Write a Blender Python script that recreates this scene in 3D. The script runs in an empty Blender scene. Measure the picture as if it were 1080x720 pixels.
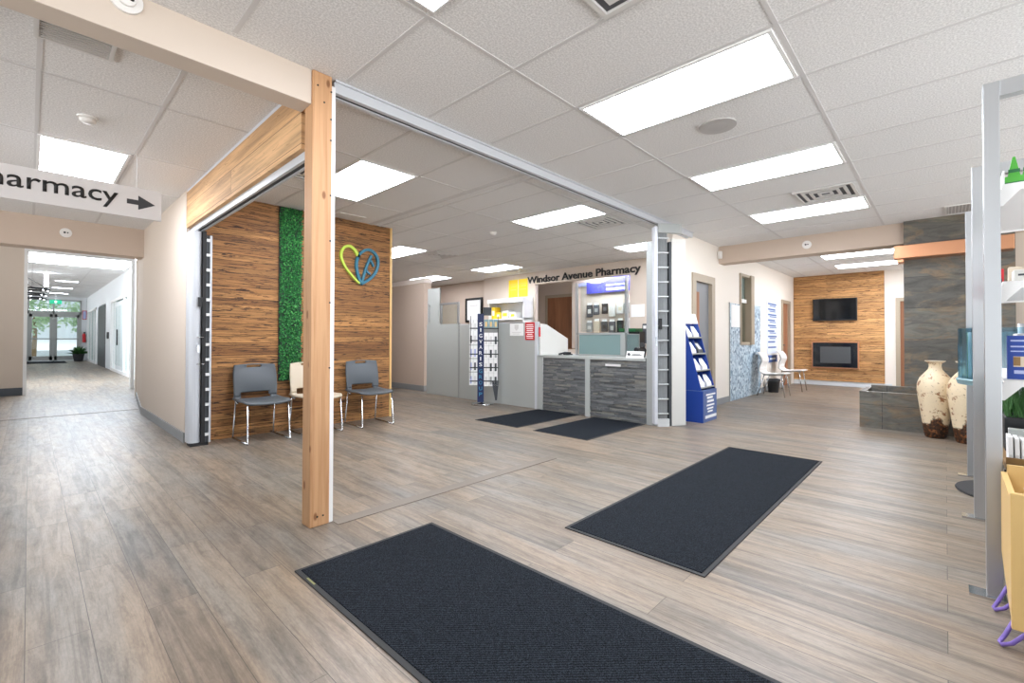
import bpy, bmesh, math, random
from mathutils import Vector, Matrix

random.seed(7)
sc = bpy.context.scene
COL = sc.collection

# ------------------------------------------------------------------ camera
YAW, PIT, ROL = 0.75848, 0.0109627, 0.0026363
cam_data = bpy.data.cameras.new('camera')
cam_data.sensor_width = 36.0
cam_data.lens = 482.55 / 1080 * 36.0
cam_data.shift_y = -7.92 / 1080
cam_data.clip_start = 0.05
cam_data.clip_end = 200
cam = bpy.data.objects.new('camera', cam_data)
COL.objects.link(cam)
fw = Vector((math.cos(YAW) * math.cos(PIT), math.sin(YAW) * math.cos(PIT), math.sin(PIT)))
rt = Vector((math.sin(YAW), -math.cos(YAW), 0))
up = rt.cross(fw)
r2 = rt * math.cos(ROL) + up * math.sin(ROL)
u2 = -rt * math.sin(ROL) + up * math.cos(ROL)
cam.matrix_world = Matrix(((r2.x, u2.x, -fw.x, 0), (r2.y, u2.y, -fw.y, 0), (r2.z, u2.z, -fw.z, 1.13), (0, 0, 0, 1)))
sc.camera = cam

# ------------------------------------------------------------------ world, exposure
WORLD_STRENGTH = 0.66
LENS = 18.0
w = bpy.data.worlds.new('world')
sc.world = w
w.use_nodes = True
bg = w.node_tree.nodes['Background']
bg.inputs['Color'].default_value = (0.86, 0.94, 1.0, 1)
bg.inputs['Strength'].default_value = WORLD_STRENGTH
# overcast sky above, half below the horizon brightened to lift the ceilings
_t = w.node_tree
_tc = _t.nodes.new('ShaderNodeTexCoord')
_sp = _t.nodes.new('ShaderNodeSeparateXYZ')
_rp = _t.nodes.new('ShaderNodeValToRGB')
_mr = _t.nodes.new('ShaderNodeMapRange')
_mr.inputs['From Min'].default_value = -1
_t.links.new(_tc.outputs['Generated'], _sp.inputs[0])
_t.links.new(_sp.outputs['Z'], _mr.inputs['Value'])
_t.links.new(_mr.outputs[0], _rp.inputs[0])
_e = _rp.color_ramp.elements
_e[0].position, _e[0].color = 0.46, (4.6, 4.65, 4.7, 1)
_e[1].position, _e[1].color = 0.50, (0.80, 0.90, 1.0, 1)
_t.links.new(_rp.outputs[0], bg.inputs['Color'])
sc.view_settings.view_transform = 'Standard'
sc.view_settings.look = 'None'
sc.view_settings.gamma = 1
sc.view_settings.use_curve_mapping = False
sc.view_settings.exposure = 0.60
sc.cycles.max_bounces = 8
sc.cycles.diffuse_bounces = 5
sc.cycles.use_denoising = True
sc.cycles.sample_clamp_indirect = 6

C = 2.7475          # ceiling height
HC = 3.15           # far hall ceiling height


# ------------------------------------------------------------------ materials
def lin(h):
    h = h.lstrip('#')
    out = []
    for i in (0, 2, 4):
        c = int(h[i:i + 2], 16) / 255
        out.append(c / 12.92 if c <= 0.04045 else ((c + 0.055) / 1.055) ** 2.4)
    return (*out, 1)


def mat(name, color='#808080', rough=0.6, metal=0.0, spec=0.5, emit=None, strength=0, coat=0.0):
    m = bpy.data.materials.new(name)
    m.use_nodes = True
    b = m.node_tree.nodes['Principled BSDF']
    b.inputs['Base Color'].default_value = lin(color)
    b.inputs['Roughness'].default_value = rough
    b.inputs['Metallic'].default_value = metal
    b.inputs['Specular IOR Level'].default_value = spec
    b.inputs['Coat Weight'].default_value = coat
    if emit:
        b.inputs['Emission Color'].default_value = lin(emit)
        b.inputs['Emission Strength'].default_value = strength
    return m


class NT:
    """small helper for procedural node graphs"""
    def __init__(self, m):
        self.m = m
        self.t = m.node_tree
        self.b = self.t.nodes['Principled BSDF']

    def n(self, kind, **kw):
        x = self.t.nodes.new(kind)
        for k, v in kw.items():
            if hasattr(x, k):
                setattr(x, k, v)
        return x

    def l(self, a, b):
        self.t.links.new(a, b)

    def pos(self, swz, scale=(1, 1, 1), offset=(0, 0, 0)):
        g = self.n('ShaderNodeNewGeometry')
        s = self.n('ShaderNodeSeparateXYZ')
        c = self.n('ShaderNodeCombineXYZ')
        self.l(g.outputs['Position'], s.inputs[0])
        for i, a in enumerate(swz):
            if a in 'XYZ':
                self.l(s.outputs[a], c.inputs[i])
        mp = self.n('ShaderNodeMapping')
        mp.inputs['Scale'].default_value = scale
        mp.inputs['Location'].default_value = offset
        self.l(c.outputs[0], mp.inputs[0])
        return mp.outputs[0]

    def noise(self, vec, scale=5, detail=4, rough=0.6, dist=0.0):
        x = self.n('ShaderNodeTexNoise')
        x.inputs['Scale'].default_value = scale
        x.inputs['Detail'].default_value = detail
        x.inputs['Roughness'].default_value = rough
        x.inputs['Distortion'].default_value = dist
        self.l(vec, x.inputs['Vector'])
        return x.outputs['Fac']

    def ramp(self, fac, stops):
        r = self.n('ShaderNodeValToRGB')
        e = r.color_ramp.elements
        while len(e) < len(stops):
            e.new(0.5)
        for i, (p, c) in enumerate(stops):
            e[i].position = p
            e[i].color = lin(c) if isinstance(c, str) else (c, c, c, 1)
        self.l(fac, r.inputs[0])
        return r.outputs[0]

    def mix(self, a, b, fac=1.0, mode='MULTIPLY'):
        x = self.n('ShaderNodeMix', data_type='RGBA', blend_type=mode)
        for s, v in ((x.inputs[0], fac), (x.inputs[6], a), (x.inputs[7], b)):
            if isinstance(v, (int, float)):
                s.default_value = v
            elif isinstance(v, tuple):
                s.default_value = v
            else:
                self.l(v, s)
        return x.outputs[2]

    def bump(self, h, strength=0.2, dist=0.01):
        x = self.n('ShaderNodeBump')
        x.inputs['Strength'].default_value = strength
        x.inputs['Distance'].default_value = dist
        self.l(h, x.inputs['Height'])
        self.l(x.outputs[0], self.b.inputs['Normal'])

    def color(self, c):
        self.l(c, self.b.inputs['Base Color'])


def plank_wood(name, swz, c1, c2, row, width, crack='#3a2414', streak=0.55, rough=0.7, crack_lo=0.30, gap='#2b1a0e', crack_hi=None):
    m = mat(name, c1, rough)
    N = NT(m)
    # boards of uneven height: bend the height axis before the brick pattern
    v = N.pos(swz)
    br = N.n('ShaderNodeTexBrick')
    br.offset = 0.37
    br.inputs['Color1'].default_value = lin(c1)
    br.inputs['Color2'].default_value = lin(c2)
    br.inputs['Mortar'].default_value = lin(gap)
    br.inputs['Scale'].default_value = 1
    br.inputs['Mortar Size'].default_value = 0.0022
    br.inputs['Mortar Smooth'].default_value = 0.3
    br.inputs['Bias'].default_value = 0
    br.inputs['Brick Width'].default_value = width
    br.inputs['Row Height'].default_value = row
    N.l(v, br.inputs['Vector'])

    def shifted(scale, k):
        sh = N.n('ShaderNodeVectorMath', operation='MULTIPLY_ADD')
        N.l(br.outputs['Color'], sh.inputs[0])
        sh.inputs[1].default_value = (17 + k, 29, 13)
        N.l(N.pos(swz, scale, (k, k * 2, 0)), sh.inputs[2])
        return sh.outputs[0]
    g = N.ramp(N.noise(shifted((1.3, 44, 1), 0), 1.0, 6, 0.68, 0.8), [(0.30, 1 - streak), (0.55, 0.95), (0.75, 1.12)])
    tone = N.ramp(N.noise(shifted((0.7, 5, 1), 7), 1.0, 3, 0.5, 0.5), [(0.3, 0.72), (0.65, 1.12)])
    cr = N.noise(shifted((1.7, 24, 1), 3), 1.0, 6, 0.66, 3.2)
    crk = N.ramp(cr, [(crack_lo + 0.04, 1.0), (crack_lo + 0.10, 0.0)])
    kn = N.noise(shifted((4.0, 16, 1), 11), 1.0, 4, 0.6, 2.2)
    knot = N.ramp(kn, [(0.66, 0.0), (0.72, 0.9)])
    c = N.mix(br.outputs['Color'], g)
    c = N.mix(c, tone)
    c = N.mix(c, lin(crack), crk, 'MIX')
    c = N.mix(c, lin(crack), knot, 'MIX')
    N.color(c)
    N.bump(br.outputs['Fac'], -0.6, 0.006)
    return m


def floor_material():
    m = mat('vinyl_plank', '#a89c90', 0.36, spec=0.45)
    N = NT(m)
    br = N.n('ShaderNodeTexBrick')
    br.offset = 0.41
    br.inputs['Color1'].default_value = lin('#a99e91')
    br.inputs['Color2'].default_value = lin('#8a857e')
    br.inputs['Mortar'].default_value = lin('#5a544e')
    br.inputs['Scale'].default_value = 1
    br.inputs['Mortar Size'].default_value = 0.0013
    br.inputs['Mortar Smooth'].default_value = 0.2
    br.inputs['Bias'].default_value = -0.1
    br.inputs['Brick Width'].default_value = 1.52
    br.inputs['Row Height'].default_value = 0.176
    N.l(N.pos('YX0'), br.inputs['Vector'])

    # each board shifts the grain
    def shifted(scale, k):
        sh = N.n('ShaderNodeVectorMath', operation='MULTIPLY_ADD')
        N.l(br.outputs['Color'], sh.inputs[0])
        sh.inputs[1].default_value = (37 + k, 53, 11)
        N.l(N.pos('YX0', scale, (k, k, 0)), sh.inputs[2])
        return sh.outputs[0]
    st = N.noise(shifted((1.1, 17, 1), 0), 1.0, 8, 0.72, 0.6)
    streak = N.ramp(st, [(0.30, '#7f7d7a'), (0.44, '#c4c0bb'), (0.56, '#f6f3ef'), (0.70, '#aca7a2')])
    mott = N.noise(shifted((5, 16, 1), 5), 1.0, 8, 0.78, 0.4)
    mo = N.ramp(mott, [(0.30, 0.72), (0.52, 1.0), (0.75, 1.08)])
    fine = N.noise(N.pos('YX0', (30, 120, 1)), 1.0, 3, 0.7, 0.2)
    fr = N.ramp(fine, [(0.3, 0.84), (0.65, 1.05)])
    patch = N.noise(N.pos('YX0', (0.9, 4, 1), (5, 1, 0)), 1.0, 3, 0.5, 0.5)
    pr = N.ramp(patch, [(0.35, '#eff1f3'), (0.6, '#fff3e6')])
    c = N.mix(br.outputs['Color'], streak, 0.8)
    c = N.mix(c, mo)
    c = N.mix(c, fr)
    c = N.mix(c, pr)
    c = N.mix(c, (0.84, 0.838, 0.84, 1))
    N.color(c)
    rr = N.ramp(mott, [(0.3, 0.46), (0.7, 0.34)])
    N.l(rr, N.b.inputs['Roughness'])
    N.bump(br.outputs['Fac'], -0.25, 0.002)
    return m


def speckle(name, c1, c2, scale, rough=0.9, bump=0.0, lo=0.42, hi=0.62):
    m = mat(name, c1, rough)
    N = NT(m)
    g = N.pos('XYZ')
    f = N.noise(g, scale, 3, 0.7)
    N.color(N.ramp(f, [(lo, c2), (hi, c1)]))
    if bump:
        N.bump(f, bump, 0.004)
    return m


def slate_material(name, swz):
    m = mat(name, '#4f565a', 0.5)
    N = NT(m)
    br = N.n('ShaderNodeTexBrick')
    br.offset = 0.0
    br.inputs['Color1'].default_value = lin('#6a675f')
    br.inputs['Color2'].default_value = lin('#53514b')
    br.inputs['Mortar'].default_value = lin('#2e302f')
    br.inputs['Scale'].default_value = 1
    br.inputs['Mortar Size'].default_value = 0.003
    br.inputs['Brick Width'].default_value = 1.25
    br.inputs['Row Height'].default_value = 0.42
    N.l(N.pos(swz, (1, 1, 1), (0.66, 0.12, 0)), br.inputs['Vector'])
    a = N.noise(N.pos(swz, (1.6, 3.2, 1), (2, 5, 0)), 1.0, 8, 0.62, 2.0)
    rust = N.ramp(a, [(0.48, 0.0), (0.60, 0.85)])
    hue = N.noise(N.pos(swz, (1.2, 2.0, 1), (9, 1, 0)), 1.0, 5, 0.6, 1.0)
    rc = N.ramp(hue, [(0.4, '#6f6858'), (0.55, '#7d6850'), (0.65, '#5c5a50')])
    dk = N.noise(N.pos(swz, (2.5, 9, 1)), 1.0, 7, 0.7, 1.6)
    d = N.ramp(dk, [(0.33, 0.55), (0.6, 1.1)])
    c = N.mix(br.outputs['Color'], rc, rust, 'MIX')
    c = N.mix(c, d)
    N.color(c)
    N.bump(dk, 0.4, 0.008)
    return m


def vase_material():
    m = mat('crackled_cream_glaze', '#e5d3b3', 0.45)
    N = NT(m)
    tc = N.n('ShaderNodeTexCoord')
    a = N.noise(tc.outputs['Object'], 6.5, 7, 0.68, 0.4)
    patch = N.ramp(a, [(0.575, 0.0), (0.62, 0.95)])
    s = N.noise(tc.outputs['Object'], 34, 4, 0.65, 0.3)
    spots = N.ramp(s, [(0.62, 0.0), (0.66, 0.8)])
    sep = N.n('ShaderNodeSeparateXYZ')
    N.l(tc.outputs['Object'], sep.inputs[0])
    ad = N.n('ShaderNodeMath', operation='MULTIPLY_ADD')
    N.l(a, ad.inputs[0])
    ad.inputs[1].default_value = -0.37
    N.l(sep.outputs['Z'], ad.inputs[2])
    foot = N.ramp(ad.outputs[0], [(0.0, 1.0), (0.03, 0.0)])
    c = N.mix(lin('#e2cfae'), lin('#8f5a34'), patch, 'MIX')
    c = N.mix(c, lin('#6b4a32'), spots, 'MIX')
    fcol = N.ramp(s, [(0.40, '#1e120b'), (0.52, '#4a2c18'), (0.62, '#8a5630')])
    c = N.mix(c, fcol, foot, 'MIX')
    N.color(c)
    return m


def glass_material(name, tint='#e8f2ee', alpha=0.12, rough=0.05):
    m = bpy.data.materials.new(name)
    m.use_nodes = True
    t = m.node_tree
    t.nodes.clear()
    o = t.nodes.new('ShaderNodeOutputMaterial')
    mx = t.nodes.new('ShaderNodeMixShader')
    tr = t.nodes.new('ShaderNodeBsdfTransparent')
    tr.inputs[0].default_value = lin(tint)
    if rough > 0.2:
        p = t.nodes.new('ShaderNodeBsdfPrincipled')
        p.inputs['Base Color'].default_value = lin(tint)
        p.inputs['Roughness'].default_value = rough
    else:
        p = t.nodes.new('ShaderNodeBsdfGlossy')
        p.inputs['Roughness'].default_value = rough
    mx.inputs[0].default_value = alpha
    t.links.new(tr.outputs[0], mx.inputs[1])
    t.links.new(p.outputs[0], mx.inputs[2])
    t.links.new(mx.outputs[0], o.inputs[0])
    return m


M = {}
M['floor'] = floor_material()
M['strip'] = mat('transition_strip', '#776d63', 0.5)
M['tile'] = speckle('ceiling_tile', '#f1f0ef', '#d3d2d1', 95, 0.95, 0.25)
M['grid'] = mat('ceiling_grid', '#cfcdcc', 0.6)
M['cream'] = mat('cream_wall_paint', '#cdbfb1', 0.75)
M['taupe'] = mat('taupe_wall_paint', '#c2b0a0', 0.75)
M['white_wall'] = mat('white_wall_paint', '#e9e1d7', 0.75)
M['grey_wall'] = mat('pale_grey_wall_paint', '#d8dcdf', 0.7)
M['base'] = mat('grey_vinyl_base', '#8d8f90', 0.55)
M['base_dark'] = mat('dark_vinyl_base', '#4b5056', 0.5)
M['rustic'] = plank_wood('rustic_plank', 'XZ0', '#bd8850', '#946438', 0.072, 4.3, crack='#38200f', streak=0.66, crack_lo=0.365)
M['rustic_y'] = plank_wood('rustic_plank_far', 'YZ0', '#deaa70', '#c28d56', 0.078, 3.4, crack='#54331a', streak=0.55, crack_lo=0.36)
M['header_wood'] = plank_wood('pale_barn_board', 'YZ0', '#dbb182', '#cda274', 0.197, 7.0, crack='#8a6238', streak=0.42, crack_lo=0.28, gap='#5a3a20')
M['stone'] = None
M['slate'] = slate_material('slate_veneer', 'YZ0')
M['slate_x'] = slate_material('slate_veneer_side', 'XZ0')
M['alu'] = mat('brushed_aluminium', '#b9bbbd', 0.35, 0.85)
M['alu_paint'] = mat('pale_grey_powder_coat', '#c8cbd0', 0.4, 0.1)
M['white_paint'] = mat('white_powder_coat', '#e9e9e8', 0.4)
M['lens'] = mat('light_diffuser', '#ffffff', 0.5, emit='#f0f5ff', strength=LENS)
M['lens_room'] = mat('room_light_diffuser', '#ffffff', 0.5, emit='#f2f6ff', strength=17.0)
M['lens_cool'] = mat('cool_light_diffuser', '#ffffff', 0.5, emit='#eaf4ff', strength=13.0)
M['black'] = mat('black_plastic', '#17181a', 0.4)
M['rubber'] = mat('black_rubber', '#2a2a2b', 0.75)
M['seal'] = mat('dark_grey_seal', '#3f4347', 0.6)
M['chrome'] = mat('chrome', '#d5d7d9', 0.15, 1.0)
M['grey_plastic'] = mat('blue_grey_plastic', '#565b5f', 0.5)
M['beige_plastic'] = mat('beige_plastic', '#cdbfa9', 0.5)
M['white_plastic'] = mat('white_plastic', '#e4e1dd', 0.35)
M['navy'] = mat('navy_board', '#16254f', 0.5)
M['blue'] = mat('royal_blue_card', '#1a3f94', 0.5)
M['blue_light'] = mat('slate_blue_card', '#51689c', 0.5)
M['white'] = mat('white_card', '#eeeeec', 0.6)
M['offwhite'] = mat('off_white_panel', '#cfcec8', 0.5)
M['grey_panel'] = mat('pale_grey_laminate', '#a8aba7', 0.45)
M['grey_metal'] = mat('grey_metal_frame', '#9fa2a0', 0.4, 0.3)
M['tan_metal'] = mat('tan_metal_frame', '#a89a86', 0.5)
M['purple'] = mat('purple_banner', '#4a49a3', 0.5)
M['lilac'] = mat('lilac_banner', '#a9b3d8', 0.5)
M['red'] = mat('red_card', '#c4232b', 0.5)
M['yellow'] = mat('yellow_paper', '#f2cf2c', 0.6)
M['text_black'] = mat('black_letter', '#1d1c1c', 0.5)
M['arrow'] = mat('charcoal_arrow', '#36363a', 0.5)
M['text_white'] = mat('white_letter', '#f4f4f4', 0.5)
M['text_blue'] = mat('blue_letter', '#3d5f9e', 0.5)
M['text_teal'] = mat('teal_letter', '#3f8fb5', 0.5)
M['sign_white'] = mat('pale_sign_board', '#d9d5d4', 0.5)
M['lime'] = mat('lime_green_paint', '#b9d04a', 0.4)
M['teal'] = mat('teal_blue_paint', '#226a80', 0.4)
M['brown_door'] = plank_wood('brown_door_veneer', 'ZY0', '#99684a', '#93623f', 30, 30, crack='#7a4e34', streak=0.2, crack_lo=0.1)
M['brown_door_x'] = plank_wood('brown_door_veneer_side', 'ZX0', '#a87454', '#a06c4a', 30, 30, crack='#7a4e34', streak=0.2, crack_lo=0.1)
M['grey_door'] = mat('grey_door_paint', '#7d7f82', 0.5)
M['copper'] = mat('hammered_copper', '#cf9672', 0.30, 0.8)
M['frosted'] = glass_material('frosted_glass', '#8ea7a6', 0.60, 0.35)
M['glass'] = glass_material('clear_glass', '#f2f7f6', 0.05, 0.03)
M['acrylic'] = glass_material('clear_acrylic', '#cfe3ea', 0.12, 0.05)
M['screen'] = mat('dark_screen_glass', '#0d1014', 0.08)
M['ember'] = mat('firebox_glass', '#14161a', 0.10)
M['grille'] = mat('vent_grille', '#d6d4d1', 0.5)
M['grille_dark'] = mat('vent_shadow_slots', '#55565a', 0.7)
M['speaker'] = mat('speaker_mesh', '#b4b1af', 0.8)
M['leaf'] = mat('artificial_leaf', '#1f6a2e', 0.55)
M['plant'] = mat('plant_leaf', '#3d6b34', 0.6)
M['tree'] = mat('tree_leaf', '#b4cda4', 0.7)
M['pot'] = mat('dark_pot', '#2c2c30', 0.5)
M['exit'] = mat('exit_green', '#1d8f6a', 0.4, emit='#1d8f6a', strength=0.6)
M['purple_wire'] = mat('purple_wire', '#7a63b0', 0.4)
M['pine'] = mat('varnished_birch', '#dcb878', 0.4)
M['vase'] = vase_material()
M['outdoor'] = mat('outdoor_paving', '#d8dcdc', 0.9)
M['vinyl'] = mat('grey_vinyl_curtain', '#a9acad', 0.35)
M['vinyl_rib'] = mat('pale_vinyl_rib', '#c4c7c7', 0.4)
M['green_pack'] = mat('green_pack', '#4fae3c', 0.45)
M['dark_green'] = mat('dark_green_band', '#1f6b3a', 0.45)
M['brown_board'] = mat('brown_board', '#8a6a3e', 0.5)
M['teal_leaflet'] = mat('teal_leaflet', '#7d9ba0', 0.5)

m = mat('mat_carpet', '#23272c', 0.95, spec=0.1)
N = NT(m)
wv = N.n('ShaderNodeTexWave')
wv.wave_type = 'BANDS'
wv.bands_direction = 'DIAGONAL'
wv.inputs['Scale'].default_value = 38
wv.inputs['Distortion'].default_value = 6
wv.inputs['Detail'].default_value = 2
wv.inputs['Detail Scale'].default_value = 6
N.l(N.pos('XYZ'), wv.inputs['Vector'])
nz = N.noise(N.pos('XYZ'), 240, 2, 0.5)
N.color(N.mix(N.ramp(wv.outputs['Fac'], [(0.2, '#0f1114'), (0.8, '#2c3138')]), N.ramp(nz, [(0.35, 0.55), (0.7, 1.25)])))
N.bump(nz, 0.5, 0.004)
M['carpet'] = m

m = mat('ledger_stone', '#6d7071', 0.8)
N = NT(m)
geo = N.n('ShaderNodeNewGeometry')
rnd = N.ramp(geo.outputs['Random Per Island'], [(0.0, '#57595a'), (0.4, '#67696a'), (0.75, '#767776'), (1.0, '#858279')])
sn = N.noise(N.pos('YZX', (8, 40, 8)), 1.0, 6, 0.7, 0.6)
N.color(N.mix(rnd, N.ramp(sn, [(0.3, 0.6), (0.7, 1.15)])))
N.bump(sn, 0.5, 0.006)
M['stone'] = m

m = mat('artificial_leaf_mix', '#1f6a2e', 0.6)
N = NT(m)
geo = N.n('ShaderNodeNewGeometry')
N.color(N.ramp(geo.outputs['Random Per Island'], [(0.0, '#0f4a22'), (0.5, '#1f7135'), (0.85, '#3f9048'), (1.0, '#5fae58')]))
M['leaf'] = m

m = mat('cedar_post', '#e0b184', 0.55)
N = NT(m)
g1 = N.noise(N.pos('XYZ', (28, 28, 0.9)), 1.0, 5, 0.6, 0.8)
vo = N.n('ShaderNodeTexVoronoi')
vo.inputs['Scale'].default_value = 1.0
N.l(N.pos('XYZ', (9, 9, 4.2), (1.2, 0.3, 0.4)), vo.inputs['Vector'])
kn = N.ramp(vo.outputs['Distance'], [(0.09, 0.85), (0.14, 0.0)])
N.color(N.mix(N.ramp(g1, [(0.3, '#ad7d54'), (0.55, '#c69a70'), (0.75, '#b78961')]), lin('#7a4a28'), kn, 'MIX'))
M['cedar'] = m

m = mat('pebble_film', '#a9c0d0', 0.35)
N = NT(m)
vo = N.n('ShaderNodeTexVoronoi')
vo.inputs['Scale'].default_value = 22
N.l(N.pos('XZ0'), vo.inputs['Vector'])
cc = N.n('ShaderNodeSeparateColor')
N.l(vo.outputs['Color'], cc.inputs[0])
N.color(N.ramp(cc.outputs[0], [(0.0, '#56718c'), (0.25, '#90aabd'), (0.55, '#b4cad8'), (1.0, '#d9e6ee')]))
M['pebble'] = m


# ------------------------------------------------------------------ geometry helpers
class MB:
    def __init__(self):
        self.v = []
        self.f = []

    def add(self, vs, fs):
        o = len(self.v)
        self.v += [tuple(p) for p in vs]
        self.f += [tuple(i + o for i in f) for f in fs]
        return self

    def box(self, x0, x1, y0, y1, z0, z1):
        x0, x1 = min(x0, x1), max(x0, x1)
        y0, y1 = min(y0, y1), max(y0, y1)
        z0, z1 = min(z0, z1), max(z0, z1)
        return self.add([(x0, y0, z0), (x1, y0, z0), (x1, y1, z0), (x0, y1, z0), (x0, y0, z1), (x1, y0, z1), (x1, y1, z1), (x0, y1, z1)],
                        [(0, 3, 2, 1), (4, 5, 6, 7), (0, 1, 5, 4), (1, 2, 6, 5), (2, 3, 7, 6), (3, 0, 4, 7)])

    def wall(self, a, b, t, z0, z1):
        """upright board from a to b (xy), thickness t to the left of a->b"""
        a, b = Vector(a), Vector(b)
        d = (b - a).normalized()
        n = Vector((-d.y, d.x)) * t
        p = [a, b, b + n, a + n]
        vs = [(q.x, q.y, z0) for q in p] + [(q.x, q.y, z1) for q in p]
        return self.add(vs, [(0, 3, 2, 1), (4, 5, 6, 7), (0, 1, 5, 4), (1, 2, 6, 5), (2, 3, 7, 6), (3, 0, 4, 7)])

    def prism(self, pts, vec):
        """polygon pts (3D) extruded by vec"""
        n = len(pts)
        vec = Vector(vec)
        vs = [Vector(p) for p in pts] + [Vector(p) + vec for p in pts]
        fs = [tuple(range(n))[::-1], tuple(range(n, 2 * n))]
        fs += [(i, (i + 1) % n, (i + 1) % n + n, i + n) for i in range(n)]
        return self.add(vs, fs)

    def lathe(self, prof, c=(0, 0), n=24, z=0, arc=None):
        vs, fs = [], []
        k = len(prof)
        for i in range(n):
            a = 2 * math.pi * i / n
            for r, h in prof:
                vs.append((c[0] + r * math.cos(a), c[1] + r * math.sin(a), z + h))
        for i in range(n):
            j = (i + 1) % n
            for q in range(k - 1):
                fs.append((i * k + q, j * k + q, j * k + q + 1, i * k + q + 1))
        fs.append(tuple(i * k for i in range(n))[::-1])
        fs.append(tuple(i * k + k - 1 for i in range(n)))
        return self.add(vs, fs)

    def disc(self, c, axis, r, t, n=24):
        """short cylinder centred at c, along axis, thickness t"""
        c = Vector(c)
        ax = Vector(axis).normalized()
        return self.tube([c - ax * t / 2, c + ax * t / 2], r, n)

    def tube(self, pts, r, n=8, closed=False):
        pts = [Vector(p) for p in pts]
        k = len(pts)
        vs, fs = [], []
        ref = None
        for i, p in enumerate(pts):
            if closed:
                d = (pts[(i + 1) % k] - pts[i - 1])
            else:
                d = pts[min(i + 1, k - 1)] - pts[max(i - 1, 0)]
            d.normalize()
            if ref is None:
                ref = Vector((0, 0, 1)) if abs(d.z) < 0.9 else Vector((1, 0, 0))
            a = d.cross(ref)
            if a.length < 1e-4:
                a = d.cross(Vector((0, 1, 0)))
            a.normalize()
            b = d.cross(a).normalized()
            ref = a.cross(d) * 1.0
            rr = r[i] if isinstance(r, (list, tuple)) else r
            for q in range(n):
                t = 2 * math.pi * q / n
                vs.append(p + a * rr * math.cos(t) + b * rr * math.sin(t))
        for i in range(k if closed else k - 1):
            j = (i + 1) % k
            for q in range(n):
                s = (q + 1) % n
                fs.append((i * n + q, i * n + s, j * n + s, j * n + q))
        if not closed:
            fs.append(tuple(range(n))[::-1])
            fs.append(tuple((k - 1) * n + q for q in range(n)))
        return self.add(vs, fs)

    def grid(self, fn, nu, nv, t=None):
        """surface fn(u,v); thickness via solidify later"""
        vs = [fn(i / nu, j / nv) for i in range(nu + 1) for j in range(nv + 1)]
        fs = [(i * (nv + 1) + j, (i + 1) * (nv + 1) + j, (i + 1) * (nv + 1) + j + 1, i * (nv + 1) + j + 1) for i in range(nu) for j in range(nv)]
        return self.add(vs, fs)


WLOC = {}


def place(name, me, parent, world=True, origin=None):
    o = bpy.data.objects.new(name, me)
    COL.objects.link(o)
    if parent is not None:
        o.parent = parent
        pl = WLOC.get(parent.name, Vector((0, 0, 0)))
        if world and pl.length:
            me.transform(Matrix.Translation(-pl))
        WLOC[o.name] = pl if world else Vector((0, 0, 0))
    else:
        if origin is None and len(me.vertices):
            xs = [v.co for v in me.vertices]
            lo = Vector((min(p.x for p in xs), min(p.y for p in xs), min(p.z for p in xs)))
            hi = Vector((max(p.x for p in xs), max(p.y for p in xs), max(p.z for p in xs)))
            origin = Vector(((lo.x + hi.x) / 2, (lo.y + hi.y) / 2, lo.z))
        origin = Vector(origin or (0, 0, 0))
        me.transform(Matrix.Translation(-origin))
        o.location = origin
        WLOC[o.name] = origin
    return o


def build(name, mb, material, parent=None, world=True, smooth=False, bevel=0, solid=0, origin=None):
    me = bpy.data.meshes.new(name)
    me.from_pydata(mb.v, [], mb.f)
    bm = bmesh.new()
    bm.from_mesh(me)
    bmesh.ops.recalc_face_normals(bm, faces=bm.faces)
    bm.to_mesh(me)
    bm.free()
    me.materials.append(M[material] if isinstance(material, str) else material)
    if smooth:
        for p in me.polygons:
            p.use_smooth = True
    o = place(name, me, parent, world, origin)
    if solid:
        s = o.modifiers.new('solid', 'SOLIDIFY')
        s.thickness = solid
        s.offset = 0
    if bevel:
        b = o.modifiers.new('bevel', 'BEVEL')
        b.width = bevel
        b.segments = 2
        b.limit_method = 'ANGLE'
    return o


def tag(o, label, cat, group=None, kind=None):
    o['label'] = label
    o['category'] = cat
    if group:
        o['group'] = group
    if kind:
        o['kind'] = kind
    return o


def thing(name, label, cat, loc=(0, 0, 0), rz=0, group=None):
    o = bpy.data.objects.new(name, None)
    COL.objects.link(o)
    o.location = loc
    o.rotation_euler = (0, 0, rz)
    o.empty_display_size = 0.1
    WLOC[o.name] = Vector(loc)
    return tag(o, label, cat, group)


def struct(name, mb, material, parent=None, **kw):
    o = build(name, mb, material, parent, **kw)
    if parent is None:
        o['kind'] = 'structure'
    return o


def B(*a):
    return MB().box(*a)


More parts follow.
